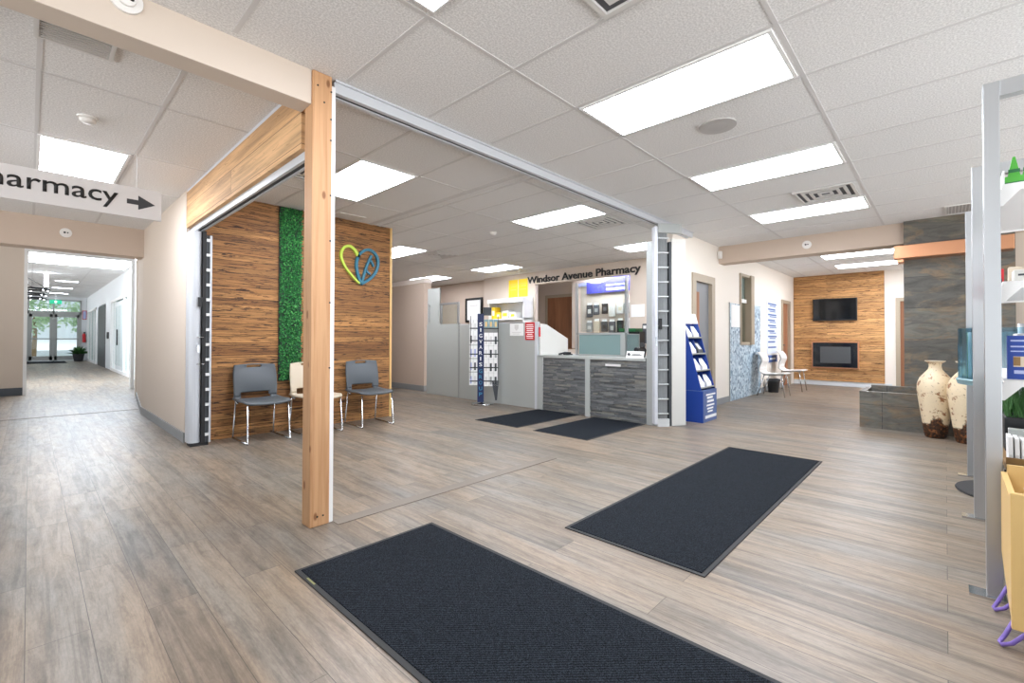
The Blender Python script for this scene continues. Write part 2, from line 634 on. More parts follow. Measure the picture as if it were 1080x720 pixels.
def text(name, body, origin, xdir, height, material, parent, width=None, extrude=0.002, offset=0.0, updir=(0, 0, 1), spacing=1.0):
    """lettering: left end of the baseline at origin, capital height `height`"""
    cu = bpy.data.curves.new(name, 'FONT')
    cu.body = body
    cu.size = 1.0
    cu.extrude = 0.0
    cu.offset = offset
    cu.space_character = spacing
    cu.resolution_u = 3
    tmp = bpy.data.objects.new('tmp_text', cu)
    COL.objects.link(tmp)
    bpy.context.view_layer.update()
    dg = bpy.context.evaluated_depsgraph_get()
    me = bpy.data.meshes.new_from_object(tmp.evaluated_get(dg))
    bpy.data.objects.remove(tmp)
    bpy.data.curves.remove(cu)
    xs = [v.co.x for v in me.vertices]
    x0, x1 = min(xs), max(xs)
    sy = height / 0.70
    sx = (width / (x1 - x0)) if width else sy
    xd = Vector(xdir).normalized()
    ud = Vector(updir).normalized()
    nd = xd.cross(ud)
    og = Vector(origin)
    for v in me.vertices:
        p = og + xd * ((v.co.x - x0) * sx) + ud * (v.co.y * sy)
        v.co = p + nd * extrude
    bm = bmesh.new()
    bm.from_mesh(me)
    g = bmesh.ops.extrude_face_region(bm, geom=list(bm.faces))
    bmesh.ops.translate(bm, verts=[e for e in g['geom'] if isinstance(e, bmesh.types.BMVert)], vec=-nd * extrude)
    bmesh.ops.recalc_face_normals(bm, faces=bm.faces)
    bm.to_mesh(me)
    bm.free()
    me.materials.clear()
    me.materials.append(M[material])
    return place(name, me, parent)


def copy_tree(o, parent=None):
    c = o.copy()
    COL.objects.link(c)
    c.parent = parent
    for ch in [x for x in bpy.data.objects if x.parent == o]:
        copy_tree(ch, c)
    return c


# ================================================================== STRUCTURE
WY = 2.87      # right-hand wall plane
TY = 2.77      # partition track line
HX = 1.17      # hall wall plane
struct('floor', B(-5, 14.6, -3.2, 31.7, -0.08, 0), 'floor')
ground = struct('ground', B(-8, 10, 31.75, 60, -0.12, -0.03), 'outdoor')

ce = MB()
ce.box(-5, 14.6, -3.2, 8.72, C, C + 0.1)
ce.box(2.15, 14.6, 8.72, 14, C, C + 0.1)
ceiling = struct('ceiling', ce, 'tile')
hce = struct('ceiling_hall', B(-5, 2.15, 8.72, 31.8, HC, HC + 0.1), 'tile')

gr = MB()
GW = 0.012


def gridlines(x0, x1, y0, y1, ox, sx, oy, sy, z):
    k = math.ceil((x0 - ox) / sx)
    while ox + k * sx < x1:
        gr.box(ox + k * sx - GW, ox + k * sx + GW, y0, y1, z - 0.003, z + 0.01)
        k += 1
    k = math.ceil((y0 - oy) / sy)
    while oy + k * sy < y1:
        gr.box(x0, x1, oy + k * sy - GW, oy + k * sy + GW, z - 0.004, z + 0.01)
        k += 1


GX, GY, TX, TL = 2.614, 0.622, 0.627, 1.254
gridlines(-3, 8.3, -3.1, TY - 0.05, GX, TX, GY, TL, C)
gridlines(3.42, 8.4, TY + 0.05, 8.7, GX, TX, GY, TL, C)
gridlines(HX + 0.1, 3.36, TY + 0.05, 5.9, 2.03, TX, 3.8, TL, C)
gridlines(-4.9, HX, TY + 0.15, 8.7, 0.025, 0.605, 5.19, 1.22, C)
gridlines(8.5, 13.7, -3, WY, 10.2, 1.254, 0.7, 0.627, C)
gr.box(3.30, 3.34, TY + 0.05, 8.7, C - 0.006, C + 0.01)
gr.box(3.44, 3.47, TY + 0.05, 8.7, C - 0.006, C + 0.01)
build('ceiling_grid', gr, 'grid', ceiling)
gr = MB()
gridlines(-4, 2.1, 13.4, 31.5, 0.05, 1.2, 14.0, 1.22, HC)
build('ceiling_grid', gr, 'grid', hce)

# transition strips in the floor
tr = MB().box(1.3, 3.45, 2.68, 2.775, 0.0, 0.004)
t1 = struct('trim_1', tr, 'strip')
struct('trim_2', B(-0.8, 1.45, 9.3, 9.36, 0.0, 0.004), 'strip')

# cream beam over the way in, left of the post
struct('trim_3', B(-5, 1.155, 2.76, 2.91, 2.54, C), 'cream', bevel=0.003)
# timber-clad header from the post to the folded partition
hd = struct('trim_4', B(1.17, 1.30, 2.95, 6.02, 2.33, C - 0.03), 'header_wood')
build('reveal_strip', B(1.172, 1.30, 2.95, 6.02, C - 0.03, C), 'alu_paint', hd)

# hall wall, bulkhead and the far hall
hw = MB()
hw.wall((1.17, 6.0), (1.17, 8.75), -0.12, 0, C)
hw.wall((1.17, 8.75), (1.42, 11.2), -0.12, 0, HC)
hw.wall((1.42, 11.2), (2.02, 11.3), 0.1, 0, HC)
struct('wall_hall', hw, 'cream')
hb = MB()
hb.wall((1.155, 5.98), (1.155, 8.75), -0.014, 0, 0.105)
hb.wall((1.155, 8.75), (1.405, 11.2), -0.014, 0, 0.105)
struct('baseboard_hall', hb, 'base')
struct('trim_5', B(-5, 1.17, 8.7, 9.0, 2.335, HC + 0.1), 'taupe')
lw = MB()
lw.box(-5, -0.08, 13.2, 13.35, 0, HC)
lw.box(-0.08, 2.0, 13.2, 13.35, 2.93, HC)
struct('wall_left', lw, 'cream')
struct('baseboard_left', B(-5, -0.08, 13.18, 13.2, 0, 0.15), 'base_dark')
df = MB()
df.box(-0.08, -0.03, 13.17, 13.36, 0, 2.93)
df.box(-0.03, 1.56, 13.17, 13.36, 2.85, 2.93)
df.box(1.56, 1.62, 13.17, 13.36, 0, 2.93)
struct('trim_6', df, 'white_paint')
rwh = MB()
rwh.box(2.0, 2.12, 11.3, 31.6, 2.45, HC)
rwh.box(2.0, 2.12, 11.3, 15.9, 0, 2.45)
rwh.box(2.0, 2.12, 21.4, 23.2, 0, 2.45)
rwh.box(2.0, 2.12, 25.9, 26.6, 0, 2.45)
rwh.box(2.0, 2.12, 30.9, 31.6, 0, 2.45)
rwh.box(3.6, 3.7, 11.3, 31.6, 0, HC)
rwh.box(2.12, 3.6, 31.4, 31.6, 0, HC)
struct('wall_hall_right', rwh, 'grey_wall')
# storefront frames along the far hall
for k, (y0, y1, ps) in enumerate(((15.9, 21.4, (15.9, 16.5, 17.3, 18.1, 20.2, 20.9, 21.35)), (26.6, 30.9, (26.6, 27.6, 29.0, 30.3, 30.85)))):
    sf = MB()
    for p in ps:
        sf.box(1.97, 2.06, p, p + 0.09, 0.1, 2.42)
    sf.box(1.97, 2.06, y0, y1, 2.36, 2.45)
    sf.box(1.97, 2.06, y0, y1, 0.0, 0.1)
    f = struct('window_%d' % (k + 1), sf, 'white_paint')
    build('pane', B(2.01, 2.02, y0, y1, 0.1, 2.36), 'glass', f)
dd = struct('door_1', B(1.985, 2.05, 23.2, 25.9, 0, 2.4), 'black')
d2 = struct('door_2', MB().box(1.98, 2.05, 18.3, 20.1, 0.1, 2.3), 'grey_wall')
build('pane', MB().box(1.96, 1.985, 18.5, 19.1, 0.25, 2.15).box(1.96, 1.985, 19.35, 19.95, 0.25, 2.15), 'glass', d2)
build('handle', MB().tube([(1.93, 19.2, 0.9), (1.93, 19.2, 1.4)], 0.02), 'black', d2)
# end wall with glazed doors
ew = MB()
ew.box(-3, -0.07, 31.5, 31.7, 0, HC)
ew.box(1.79, 2.1, 31.5, 31.7, 0, HC)
ew.box(-0.07, 1.79, 31.5, 31.7, 3.0, HC)
struct('wall_end', ew, 'grey_wall')
ef = MB()
for x in (-0.07, 0.78, 1.74):
    ef.box(x, x + 0.06, 31.48, 31.62, 0, 3.0)
ef.box(-0.07, 1.79, 31.48, 31.62, 2.28, 2.42)
ef.box(-0.07, 1.79, 31.48, 31.62, 2.94, 3.0)
trans = struct('window_3', ef, 'grey_metal')
build('pane', B(-0.05, 1.78, 31.54, 31.55, 2.42, 2.94), 'glass', trans)
for k, (x0, x1) in enumerate(((-0.01, 0.78), (0.84, 1.74))):
    d = MB()
    d.box(x0, x0 + 0.1, 31.5, 31.56, 0.02, 2.28)
    d.box(x1 - 0.1, x1, 31.5, 31.56, 0.02, 2.28)
    d.box(x0, x1, 31.5, 31.56, 0.02, 0.24)
    d.box(x0, x1, 31.5, 31.56, 2.14, 2.28)
    o = struct('door_%d' % (k + 3), d, 'grey_metal')
    build('pane', B(x0 + 0.1, x1 - 0.1, 31.52, 31.53, 0.24, 2.14), 'glass', o)
    build('push_bar', MB().tube([(x0 + 0.05, 31.44, 1.08), (x1 - 0.05, 31.44, 1.08)], 0.025), 'grey_metal', o)

# accent wall with rustic boards
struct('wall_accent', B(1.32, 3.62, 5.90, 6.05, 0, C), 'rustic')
struct('trim_7', B(3.62, 3.65, 5.885, 6.05, 0, C), 'pine')

# niche wall behind
struct('wall_niche', B(5.85, 6.03, 8.15, 13.9, 0, 2.34), 'taupe')
nb = MB().box(5.835, 6.045, 8.135, 13.9, 2.34, 2.44)
struct('trim_8', nb, 'white_wall')
nbb = MB().box(5.838, 6.042, 8.138, 13.9, 0, 0.12)
struct('baseboard_niche', nbb, 'base')

# dispensary back wall with the opening under the lettering
bw = MB()
bw.box(8.4, 8.5, 7.19, 9.0, 0, C)
bw.box(8.4, 8.5, 2.98, 4.66, 0, C)
bw.box(8.4, 8.5, 4.66, 7.19, 2.45, C)
bw.box(8.4, 8.5, 4.66, 7.19, 0, 0.9)
struct('wall_back', bw, 'cream')
b2 = MB()
b2.box(8.62, 8.72, 9.0, 13.9, 0, C)
b2.box(8.5, 8.72, 8.9, 9.0, 0, C)
b2.box(2.15, 8.72, 13.9, 14.0, 0, C)
b2.box(3.65, 3.75, 6.05, 13.9, 0, C)
struct('wall_rear', b2, 'taupe')
b3 = MB()
b3.box(9.9, 10.0, 3.0, 9.1, 0, C)
b3.box(8.72, 9.9, 9.0, 9.1, 0, C)
struct('wall_dispensary', b3, 'cream')
dr = struct('door_5', B(9.87, 9.90, 7.15, 8.0, 0, 2.26), 'brown_door')
fr = MB().box(9.86, 9.91, 7.07, 7.15, 0, 2.34).box(9.86, 9.91, 8.0, 8.08, 0, 2.34).box(9.86, 9.91, 7.15, 8.0, 2.26, 2.34)
build('frame', fr, 'tan_metal', dr)

# right-hand wall with a door, a window and another door
rw = MB()
rw.box(6.42, 7.17, WY, WY + 0.12, 0, C)
rw.box(7.17, 7.98, WY, WY + 0.12, 2.12, C)
rw.box(7.98, 9.37, WY, WY + 0.12, 0, C)
rw.box(9.37, 10.12, WY, WY + 0.12, 0, 1.03)
rw.box(9.37, 10.12, WY, WY + 0.12, 2.41, C)
rw.box(10.12, 12.50, WY, WY + 0.12, 0, C)
rw.box(12.50, 13.25, WY, WY + 0.12, 2.06, C)
rw.box(13.25, 13.8, WY, WY + 0.12, 0, C)
struct('wall_right', rw, 'white_wall')
rbb = MB().box(6.43, 7.1, WY - 0.013, WY, 0, 0.105).box(8.06, 8.78, WY - 0.013, WY, 0, 0.105).box(10.74, 12.4, WY - 0.013, WY, 0, 0.105)
struct('baseboard_right', rbb, 'base')
d6 = struct('door_6', B(7.24, 7.91, WY + 0.04, WY + 0.085, 0.01, 2.06), 'grey_door')
build('frame', MB().box(7.10, 7.24, WY - 0.02, WY + 0.14, 0, 2.18).box(7.91, 8.05, WY - 0.02, WY + 0.14, 0, 2.18).box(7.24, 7.91, WY - 0.02, WY + 0.14, 2.06, 2.18), 'tan_metal', d6)
build('window_pane', B(7.34, 7.48, WY + 0.03, WY + 0.09, 1.05, 1.9), 'brown_door_x', d6)
d7 = struct('door_7', B(12.56, 13.19, WY + 0.03, WY + 0.075, 0.01, 2.02), 'brown_door_x')
build('frame', MB().box(12.44, 12.56, WY - 0.02, WY + 0.14, 0, 2.1).box(13.19, 13.31, WY - 0.02, WY + 0.14, 0, 2.1).box(12.56, 13.19, WY - 0.02, WY + 0.14, 2.02, 2.1), 'tan_metal', d7)
build('handle', MB().tube([(12.66, WY, 1.0), (12.78, WY, 1.0)], 0.014), 'black', d7)
wf = MB()
wf.box(9.37, 9.42, WY - 0.03, WY + 0.13, 1.03, 2.41)
wf.box(9.92, 10.12, WY - 0.06, WY + 0.13, 1.03, 2.41)
wf.box(9.42, 9.92, WY - 0.03, WY + 0.13, 2.36, 2.41)
wf.box(9.42, 9.92, WY - 0.03, WY + 0.13, 1.03, 1.08)
w4 = struct('window_4', wf, 'tan_metal')
build('pane', B(9.42, 9.92, WY + 0.05, WY + 0.06, 1.08, 2.36), 'glass', w4)
build('blind', B(9.42, 9.92, WY + 0.07, WY + 0.075, 1.93, 2.36), 'grey_panel', w4)
build('rail', B(9.42, 9.92, WY + 0.03, WY + 0.07, 1.86, 1.93), 'white', w4)
# room behind that window and the doors
struct('wall_office', MB().box(10.0, 13.8, 5.0, 5.1, 0, C).box(13.7, 13.8, WY, 5.0, 0, C), 'grey_wall')

# bulkhead on the right
struct('trim_9', B(8.27, 8.55, -3.2, WY, 2.455, C), 'taupe')
# fireplace wall at the far end
fw_ = MB()
fw_.box(13.72, 13.85, 0.83, WY, 0, C)
fw_.box(13.72, 13.85, -0.2, 0.83, 2.08, C)
fw_.box(13.72, 13.85, -3.2, -0.2, 0, C)
struct('wall_fireplace', fw_, 'white_wall')
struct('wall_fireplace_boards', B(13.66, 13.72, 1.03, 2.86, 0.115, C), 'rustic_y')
struct('baseboard_fireplace', B(13.68, 13.72, 0.9, 2.86, 0, 0.115), 'grey_wall')
d8 = struct('door_8', B(13.74, 13.79, -0.12, 0.75, 0, 2.02), 'brown_door')
build('frame', MB().box(13.68, 13.86, 0.75, 0.83, 0, 2.1).box(13.68, 13.86, -0.2, -0.12, 0, 2.1).box(13.68, 13.86, -0.12, 0.75, 2.02, 2.1), 'tan_metal', d8)

# slate chimney
sl = struct('wall_slate', B(8.2, 8.6, -0.62, 0.41, 0, C), 'slate')
struct('wall_beside_slate', B(8.35, 8.5, -3.2, -0.62, 0, C), 'cream')

# ================================================================== LIGHTS
def ceiling_light(x0, x1, y0, y1, label, group='recessed ceiling light panels', z=C, lens='lens', f=0.022):
    cx, cy = (x0 + x1) / 2, (y0 + y1) / 2
    t = thing('ceiling_light', label, 'ceiling light', (cx, cy, z - 0.012), 0, group)
    fm = MB()
    fm.box(x0 - f, x0, y0 - f, y1 + f, z - 0.012, z + 0.005)
    fm.box(x1, x1 + f, y0 - f, y1 + f, z - 0.012, z + 0.005)
    fm.box(x0, x1, y0 - f, y0, z - 0.012, z + 0.005)
    fm.box(x0, x1, y1, y1 + f, z - 0.012, z + 0.005)
    build('frame', fm, 'white_paint', t)
    build('diffuser', B(x0, x1, y0, y1, z - 0.008, z - 0.002), lens, t)
    return t


ceiling_light(2.655, 3.20, 0.67, 1.83, 'largest and nearest of three glowing panels in a row above the two dark mats')
ceiling_light(4.52, 5.06, 0.67, 1.83, 'middle glowing panel of the row of three, just past the round ceiling speaker')
ceiling_light(6.43, 6.97, 0.67, 1.83, 'farthest glowing panel of the row of three, beside the square vent near the bulkhead')
ceiling_light(0.78, 1.35, 0.66, 1.815, 'glowing panel cut by the top edge of the photo, above the timber post', f=0.012)
ceiling_light(2.05, 2.62, 3.82, 4.98, 'glowing panel just right of the timber post, in front of the heart wall')
ceiling_light(4.54, 5.07, 3.16, 4.30, 'glowing panel over the two counter mats, next to a square vent')
ceiling_light(4.43, 4.98, 6.88, 8.0, 'glowing panel beside the end of the rustic board wall, above the niche')
ceiling_light(7.07, 7.62, 6.90, 8.02, 'small glowing panel above the yellow posters on the back wall')
ceiling_light(7.03, 7.60, 3.16, 4.20, 'small glowing panel above the end of the wall lettering, by the right folded partition')
ceiling_light(7.12, 7.66, 9.45, 10.6, 'farthest small glowing panel, above the tall glass gate by the niche')
ceiling_light(0.05, 0.58, 5.22, 6.33, 'glowing panel above the hanging direction sign on the left')
build('added_light_panel', MB().box(9.0, 9.57, 5.2, 6.4, C - 0.008, C - 0.001), 'lens', ceiling)  # unseen panel, added to brighten the room behind the opening
ceiling_light(10.45, 10.95, 0.0, 1.73, 'nearer strip of light in the fireplace room, beside the copper mantel', 'fireplace room light strips', lens='lens_room')
ceiling_light(12.0, 12.55, 0.0, 1.73, 'farther strip of light in the fireplace room, above the rustic fireplace wall', 'fireplace room light strips', lens='lens_room')
ceiling_light(-0.02, 1.9, 14.2, 17.6, 'wide bright light panel just inside the far hall opening', 'far hall light panels', z=HC, lens='lens_cool')
for k, (yy, lb) in enumerate(((22.6, 'nearer narrow light strip on the far hall ceiling'), (25.8, 'middle narrow light strip on the far hall ceiling'), (29.0, 'farthest narrow light strip on the far hall ceiling, by the glazed doors'))):
    ceiling_light(0.62, 1.2, yy, yy + 0.25, lb, 'far hall light panels', z=HC, lens='lens_cool')

# ================================================================== VENTS AND CEILING FITTINGS
def square_vent(cx, cy, s, label, z=C, sx=None):
    t = thing('ceiling_vent', label, 'vent', (cx, cy, z - 0.01), 0, 'square ceiling vents')
    build('backing', B(cx - s, cx + s, cy - s, cy + s, z - 0.004, z - 0.001), 'grille_dark', t)
    for k in range(4):
        a = s * (1 - k * 0.25)
        b = a - s * 0.10
        m_ = MB()
        h = z - 0.018 + k * 0.002
        m_.box(-a + cx, a + cx, cy - a, cy - b, h, z - 0.003)
        m_.box(-a + cx, a + cx, cy + b, cy + a, h, z - 0.003)
        m_.box(-a + cx, -b + cx, cy - b, cy + b, h, z - 0.003)
        m_.box(b + cx, a + cx, cy - b, cy + b, h, z - 0.003)
        build('louvre_ring', m_, 'grille', t)
    return t


square_vent(6.03, 0.95, 0.27, 'square louvred vent beside the farthest of the three big light panels')
square_vent(5.42, 3.45, 0.27, 'square louvred vent beside the light panel over the counter mats')
square_vent(5.40, 7.05, 0.27, 'square louvred vent beside the light panel near the niche')
square_vent(7.92, 7.25, 0.2, 'small louvred vent beside the light panel above the yellow posters')
square_vent(1.70, 0.96, 0.27, 'square louvred vent cut by the top edge of the photo')
square_vent(1.72, 4.48, 0.27, 'square louvred vent half hidden behind the timber post and its header')


def flat_grille(x0, x1, y0, y1, n, label, along='x'):
    t = thing('return_grille', label, 'vent', ((x0 + x1) / 2, (y0 + y1) / 2, C - 0.012), 0, 'flat return grilles')
    f = 0.02
    m_ = MB().box(x0 - f, x1 + f, y0 - f, y0, C - 0.012, C).box(x0 - f, x1 + f, y1, y1 + f, C - 0.012, C).box(x0 - f, x0, y0, y1, C - 0.012, C).box(x1, x1 + f, y0, y1, C - 0.012, C)
    build('frame', m_, 'grille', t)
    build('backing', B(x0, x1, y0, y1, C - 0.003, C), 'speaker', t)
    s = MB()
    for k in range(n):
        if along == 'x':
            y = y0 + (k + 0.5) * (y1 - y0) / n
            s.box(x0, x1, y - 0.004, y + 0.004, C - 0.01, C - 0.002)
        else:
            x = x0 + (k + 0.5) * (x1 - x0) / n
            s.box(x - 0.004, x + 0.004, y0, y1, C - 0.01, C - 0.002)
    build('slats', s, 'grille', t)


flat_grille(0.02, 0.30, 3.20, 3.50, 12, 'narrow slotted grille tucked against the cream beam at upper left')
flat_grille(7.62, 8.08, -0.45, -0.02, 14, 'slotted grille in the ceiling above the copper mantel', 'x')
tag(build('ceiling_access_panel', B(2.72, 3.08, 5.60, 5.86, C - 0.012, C - 0.001), 'grille', bevel=0.003), 'flat pale panel on the ceiling just in front of the rustic board wall', 'ceiling panel')

t = thing('ceiling_speaker', 'round grey speaker set in the ceiling between two large light panels', 'speaker', (3.56, 1.24, C - 0.01))
build('rim', MB().lathe([(0.115, 0), (0.13, 0.0), (0.13, 0.012), (0.115, 0.012)], (3.56, 1.24), 32, C - 0.012), 'speaker', t)
build('mesh_cover', MB().lathe([(0.001, -0.004), (0.06, -0.003), (0.115, 0.002), (0.115, 0.008)], (3.56, 1.24), 32, C - 0.010), 'speaker', t, smooth=True)


def ceiling_sensor(x, y, label, r=0.06, z=C):
    t = thing('smoke_detector', label, 'detector', (x, y, z - 0.045), 0, 'ceiling detectors')
    build('base_plate', MB().lathe([(r, -0.012), (r, 0)], (x, y), 24, z), 'white_plastic', t)
    build('dome', MB().lathe([(0.001, -0.045), (r * 0.55, -0.043), (r * 0.78, -0.030), (r * 0.8, -0.012)], (x, y), 24, z), 'white_plastic', t, smooth=True)


ceiling_sensor(0.28, 4.56, 'round smoke detector on the tile in front of the left light panel')
ceiling_sensor(4.83, 4.98, 'small round detector on the ceiling left of the wall lettering')


def wall_sensor(c, n, label):
    c = Vector(c)
    n = Vector(n)
    t = thing('motion_sensor', label, 'sensor', tuple(c), 0, 'round wall sensors')
    build('ring', MB().disc(c + n * 0.008, n, 0.062, 0.016), 'white_plastic', t)
    build('hub', MB().disc(c + n * 0.022, n, 0.035, 0.014), 'white_plastic', t)
    side = n.cross(Vector((0, 0, 1)))
    build('lens', MB().disc(c + n * 0.031 + side * 0.012, n, 0.013, 0.006, 12).disc(c + n * 0.031 - side * 0.018, n, 0.009, 0.006, 12), 'black', t)


wall_sensor((0.33, 8.7, 2.56), (0, -1, 0), 'round white sensor on the taupe bulkhead over the far hall opening')
wall_sensor((8.27, 1.55, 2.60), (-1, 0, 0), 'round white sensor on the taupe bulkhead before the fireplace room')
wall_sensor((0.295, 2.76, 2.70), (0, -1, 0), 'round white sensor on the cream beam, cut by the top of the photo')
tag(build('corner_sensor', B(8.19, 8.27, 2.80, 2.86, 2.53, 2.66), 'white_plastic', bevel=0.015), 'small upright white sensor in the corner where the bulkhead meets the wall', 'sensor')

# ================================================================== POST AND TRACKS
px0, px1, py0, py1 = 1.155, 1.275, 2.745, 2.86
t = thing('timber_post', 'pale knotty timber post standing between floor and beam', 'post', (1.215, 2.80, 0))
build('shaft', B(px0, px1, py0, py1, 0, C - 0.001), 'cedar', t, bevel=0.006)
build('jamb_channel', B(px1, px1 + 0.028, py0 + 0.012, py1, 0, C - 0.05), 'white_paint', t, bevel=0.002)
for x, z in ((1.185, 2.66), (1.225, 2.57), (1.268, 2.65), (1.268, 2.48), (1.268, 2.35), (1.268, 2.01), (1.268, 1.73), (1.268, 1.35), (1.268, 0.95), (1.2, 0.06), (1.235, 0.06)):
    build('screw', MB().disc((x, py0, z), (0, 1, 0), 0.0055, 0.006, 10), 'black', t)

t = thing('partition_track', 'long pale metal track on the ceiling from timber post to right folded partition', 'ceiling track', (3.7, TY, C - 0.05), 0, 'folding partition tracks')
build('rail', MB().box(1.30, 6.9, TY + 0.065, TY + 0.10, C - 0.075, C - 0.0005).box(1.30, 6.9, TY, TY + 0.035, C - 0.075, C - 0.0005).box(1.30, 6.9, TY - 0.02, TY + 0.12, C - 0.012, C - 0.0005), 'alu_paint', t, bevel=0.003)
build('channel_slot', B(1.30, 6.1, TY + 0.036, TY + 0.064, C - 0.068, C - 0.013), 'seal', t)
t = thing('partition_track', 'short pale metal track under the timber header on the left', 'ceiling track', (1.25, 4.4, 2.27), 0, 'folding partition tracks')
build('rail', MB().box(1.205, 1.225, 2.87, 5.98, 2.275, 2.33).box(1.262, 1.28, 2.87, 5.98, 2.275, 2.33), 'alu_paint', t)
build('channel_slot', B(1.225, 1.262, 2.87, 5.98, 2.285, 2.33), 'seal', t)

# folded partition on the left
t = thing('folding_partition', 'folded grey partition stacked upright at the left end of the rustic wall', 'partition', (1.24, 5.76, 0), 0, 'folded partitions')
pts = []
for k in range(9):
    a = math.pi * k / 8
    pts.append((1.20 - 0.055 * math.cos(a), 5.74 - 0.05 * math.sin(a), 0.035))
pts += [(1.255, 5.86, 0.035), (1.145, 5.86, 0.035)]
build('lead_post', MB().prism(pts, (0, 0, 2.22)), 'alu_paint', t, smooth=False)
build('seal', MB().box(1.255, 1.285, 5.68, 5.85, 0.03, 2.26), 'rubber', t)
build('pleat', MB().box(1.285, 1.315, 5.69, 5.85, 0.03, 2.22), 'seal', t)
build('edge_strip', MB().box(1.318, 1.335, 5.67, 5.85, 0.03, 2.22), 'alu_paint', t)
for k in range(14):
    z = 0.10 + k * 0.158
    build('clip', B(1.286, 1.318, 5.672, 5.69, z, z + 0.03), 'white_paint', t)
build('handle', B(1.215, 1.25, 5.665, 5.69, 1.46, 1.56), 'black', t, bevel=0.004)
build('latch', MB().box(1.205, 1.23, 5.67, 5.70, 0.98, 1.06).tube([(1.20, 5.66, 1.14), (1.262, 5.66, 1.14)], 0.006).tube([(1.20, 5.66, 0.86), (1.27, 5.66, 0.86)], 0.006), 'chrome', t)
build('foot_skid', B(1.16, 1.32, 5.69, 5.84, 0.0, 0.035), 'rubber', t)

# folded partition on the right
t = thing('folding_partition', 'folded grey and white partition stacked by the right end of the counter', 'partition', (5.75, 2.6, 0), 0, 'folded partitions')
a0, a1, a2 = Vector((5.57, 2.735)), Vector((5.715, 2.60)), Vector((5.915, 2.47))
d = (a1 - a0).normalized()
n_ = Vector((-d.y, d.x))
build('lead_post', MB().wall(a0, a0 + d * 0.045, 0.10, 0.03, 2.60), 'alu_paint', t, bevel=0.006)
zz = MB()
pl = []
for k in range(9):
    p = a0 + d * (0.05 + k * 0.017) + n_ * (0.012 if k % 2 else 0.055)
    pl.append(p)
for k in range(8):
    zz.add([(pl[k].x, pl[k].y, 0.05), (pl[k + 1].x, pl[k + 1].y, 0.05), (pl[k + 1].x, pl[k + 1].y, 2.54), (pl[k].x, pl[k].y, 2.54)], [(0, 1, 2, 3)])
build('pleats', zz, 'vinyl', t, solid=0.004)
for k in range(13):
    z = 0.16 + k * 0.19
    build('rib', MB().wall(a0 + d * 0.05, a1 - d * 0.01, 0.05, z, z + 0.014), 'vinyl_rib', t)
build('bottom_sweep', MB().wall(a0 + d * 0.04, a1, 0.08, 0.0, 0.10), 'vinyl_rib', t)
d2_ = (a2 - a1).normalized()
build('end_panel', MB().wall(a1 + d2_ * 0.035, a2, 0.03, 0.01, 2.44), 'offwhite', t)
build('rear_seal', MB().wall(a1, a1 + d2_ * 0.03, 0.10, 0.01, 2.40), 'seal', t)
build('trolley', MB().wall(a0 + d * 0.05, a2 - d2_ * 0.06, 0.06, 2.52, 2.64), 'grey_metal', t)
build('handle', MB().wall(a0 + d * 0.055 - n_ * 0.012, a0 + d * 0.095 - n_ * 0.012, 0.02, 1.26, 1.40), 'black', t)
build('lock', MB().wall(a0 + d * 0.01 - n_ * 0.02, a0 + d * 0.03 - n_ * 0.02, 0.03, 1.04, 1.16), 'chrome', t)

# ================================================================== FLOOR MATS
def floor_mat(x0, x1, y0, y1, label, group=None):
    t = thing('floor_mat', label, 'floor mat', ((x0 + x1) / 2, (y0 + y1) / 2, 0), 0, group)
    b = 0.022
    m_ = MB().box(x0, x1, y0, y0 + b, 0.0005, 0.006).box(x0, x1, y1 - b, y1, 0.0005, 0.006).box(x0, x0 + b, y0 + b, y1 - b, 0.0005, 0.006).box(x1 - b, x1, y0 + b, y1 - b, 0.0005, 0.006)
    build('rubber_edge', m_, 'rubber', t)
    build('carpet_pile', B(x0 + b, x1 - b, y0 + b, y1 - b, 0.0005, 0.010), 'carpet', t, bevel=0.003)
    return t


fm = floor_mat(0.895, 1.71, 0.1, 2.295, 'long charcoal mat in the foreground, cut by the bottom of the photo', 'charcoal floor mats')
build('maker_tab', B(0.905, 0.913, 2.10, 2.18, 0.006, 0.0075), mat('olive_tab', '#7c7a50', 0.6), fm)
floor_mat(2.215, 5.065, 0.835, 1.66, 'long charcoal mat in the middle of the floor, under the row of lights', 'charcoal floor mats')
floor_mat(4.28, 5.65, 3.96, 4.76, 'black mat before the left half of the stone counter', 'black counter mats')
floor_mat(4.285, 5.63, 2.905, 3.70, 'black mat before the right half of the stone counter', 'black counter mats')

# ================================================================== GREEN WALL STRIP, HEART, SWITCH
gm = MB()
for k in range(5200):
    x = random.uniform(2.09, 2.345)
    z = random.uniform(0.63, C - 0.02)
    y = 5.885 - random.uniform(0, 0.03)
    a = random.uniform(0, 2 * math.pi)
    l, wd = random.uniform(0.014, 0.024), random.uniform(0.007, 0.012)
    dx, dz = math.cos(a), math.sin(a)
    tilt = random.uniform(0.2, 0.9)
    p0 = Vector((x, y, z))
    tip = p0 + Vector((dx * l, -l * tilt, dz * l))
    s = Vector((-dz * wd, -l * tilt * 0.6, dx * wd))
    mid = (p0 + tip) / 2
    gm.add([p0, mid + s, tip, mid - Vector((s.x, -s.y * 0.4, s.z))], [(0, 1, 2, 3)])
t = thing('green_wall_strip', 'tall strip of dense artificial green leaves on the rustic board wall', 'wall greenery', (2.22, 5.88, 0.61))
build('backing', B(2.085, 2.35, 5.885, 5.899, 0.61, C - 0.004), 'pot', t)
o = build('foliage', gm, 'leaf', t)
o['kind'] = 'stuff'


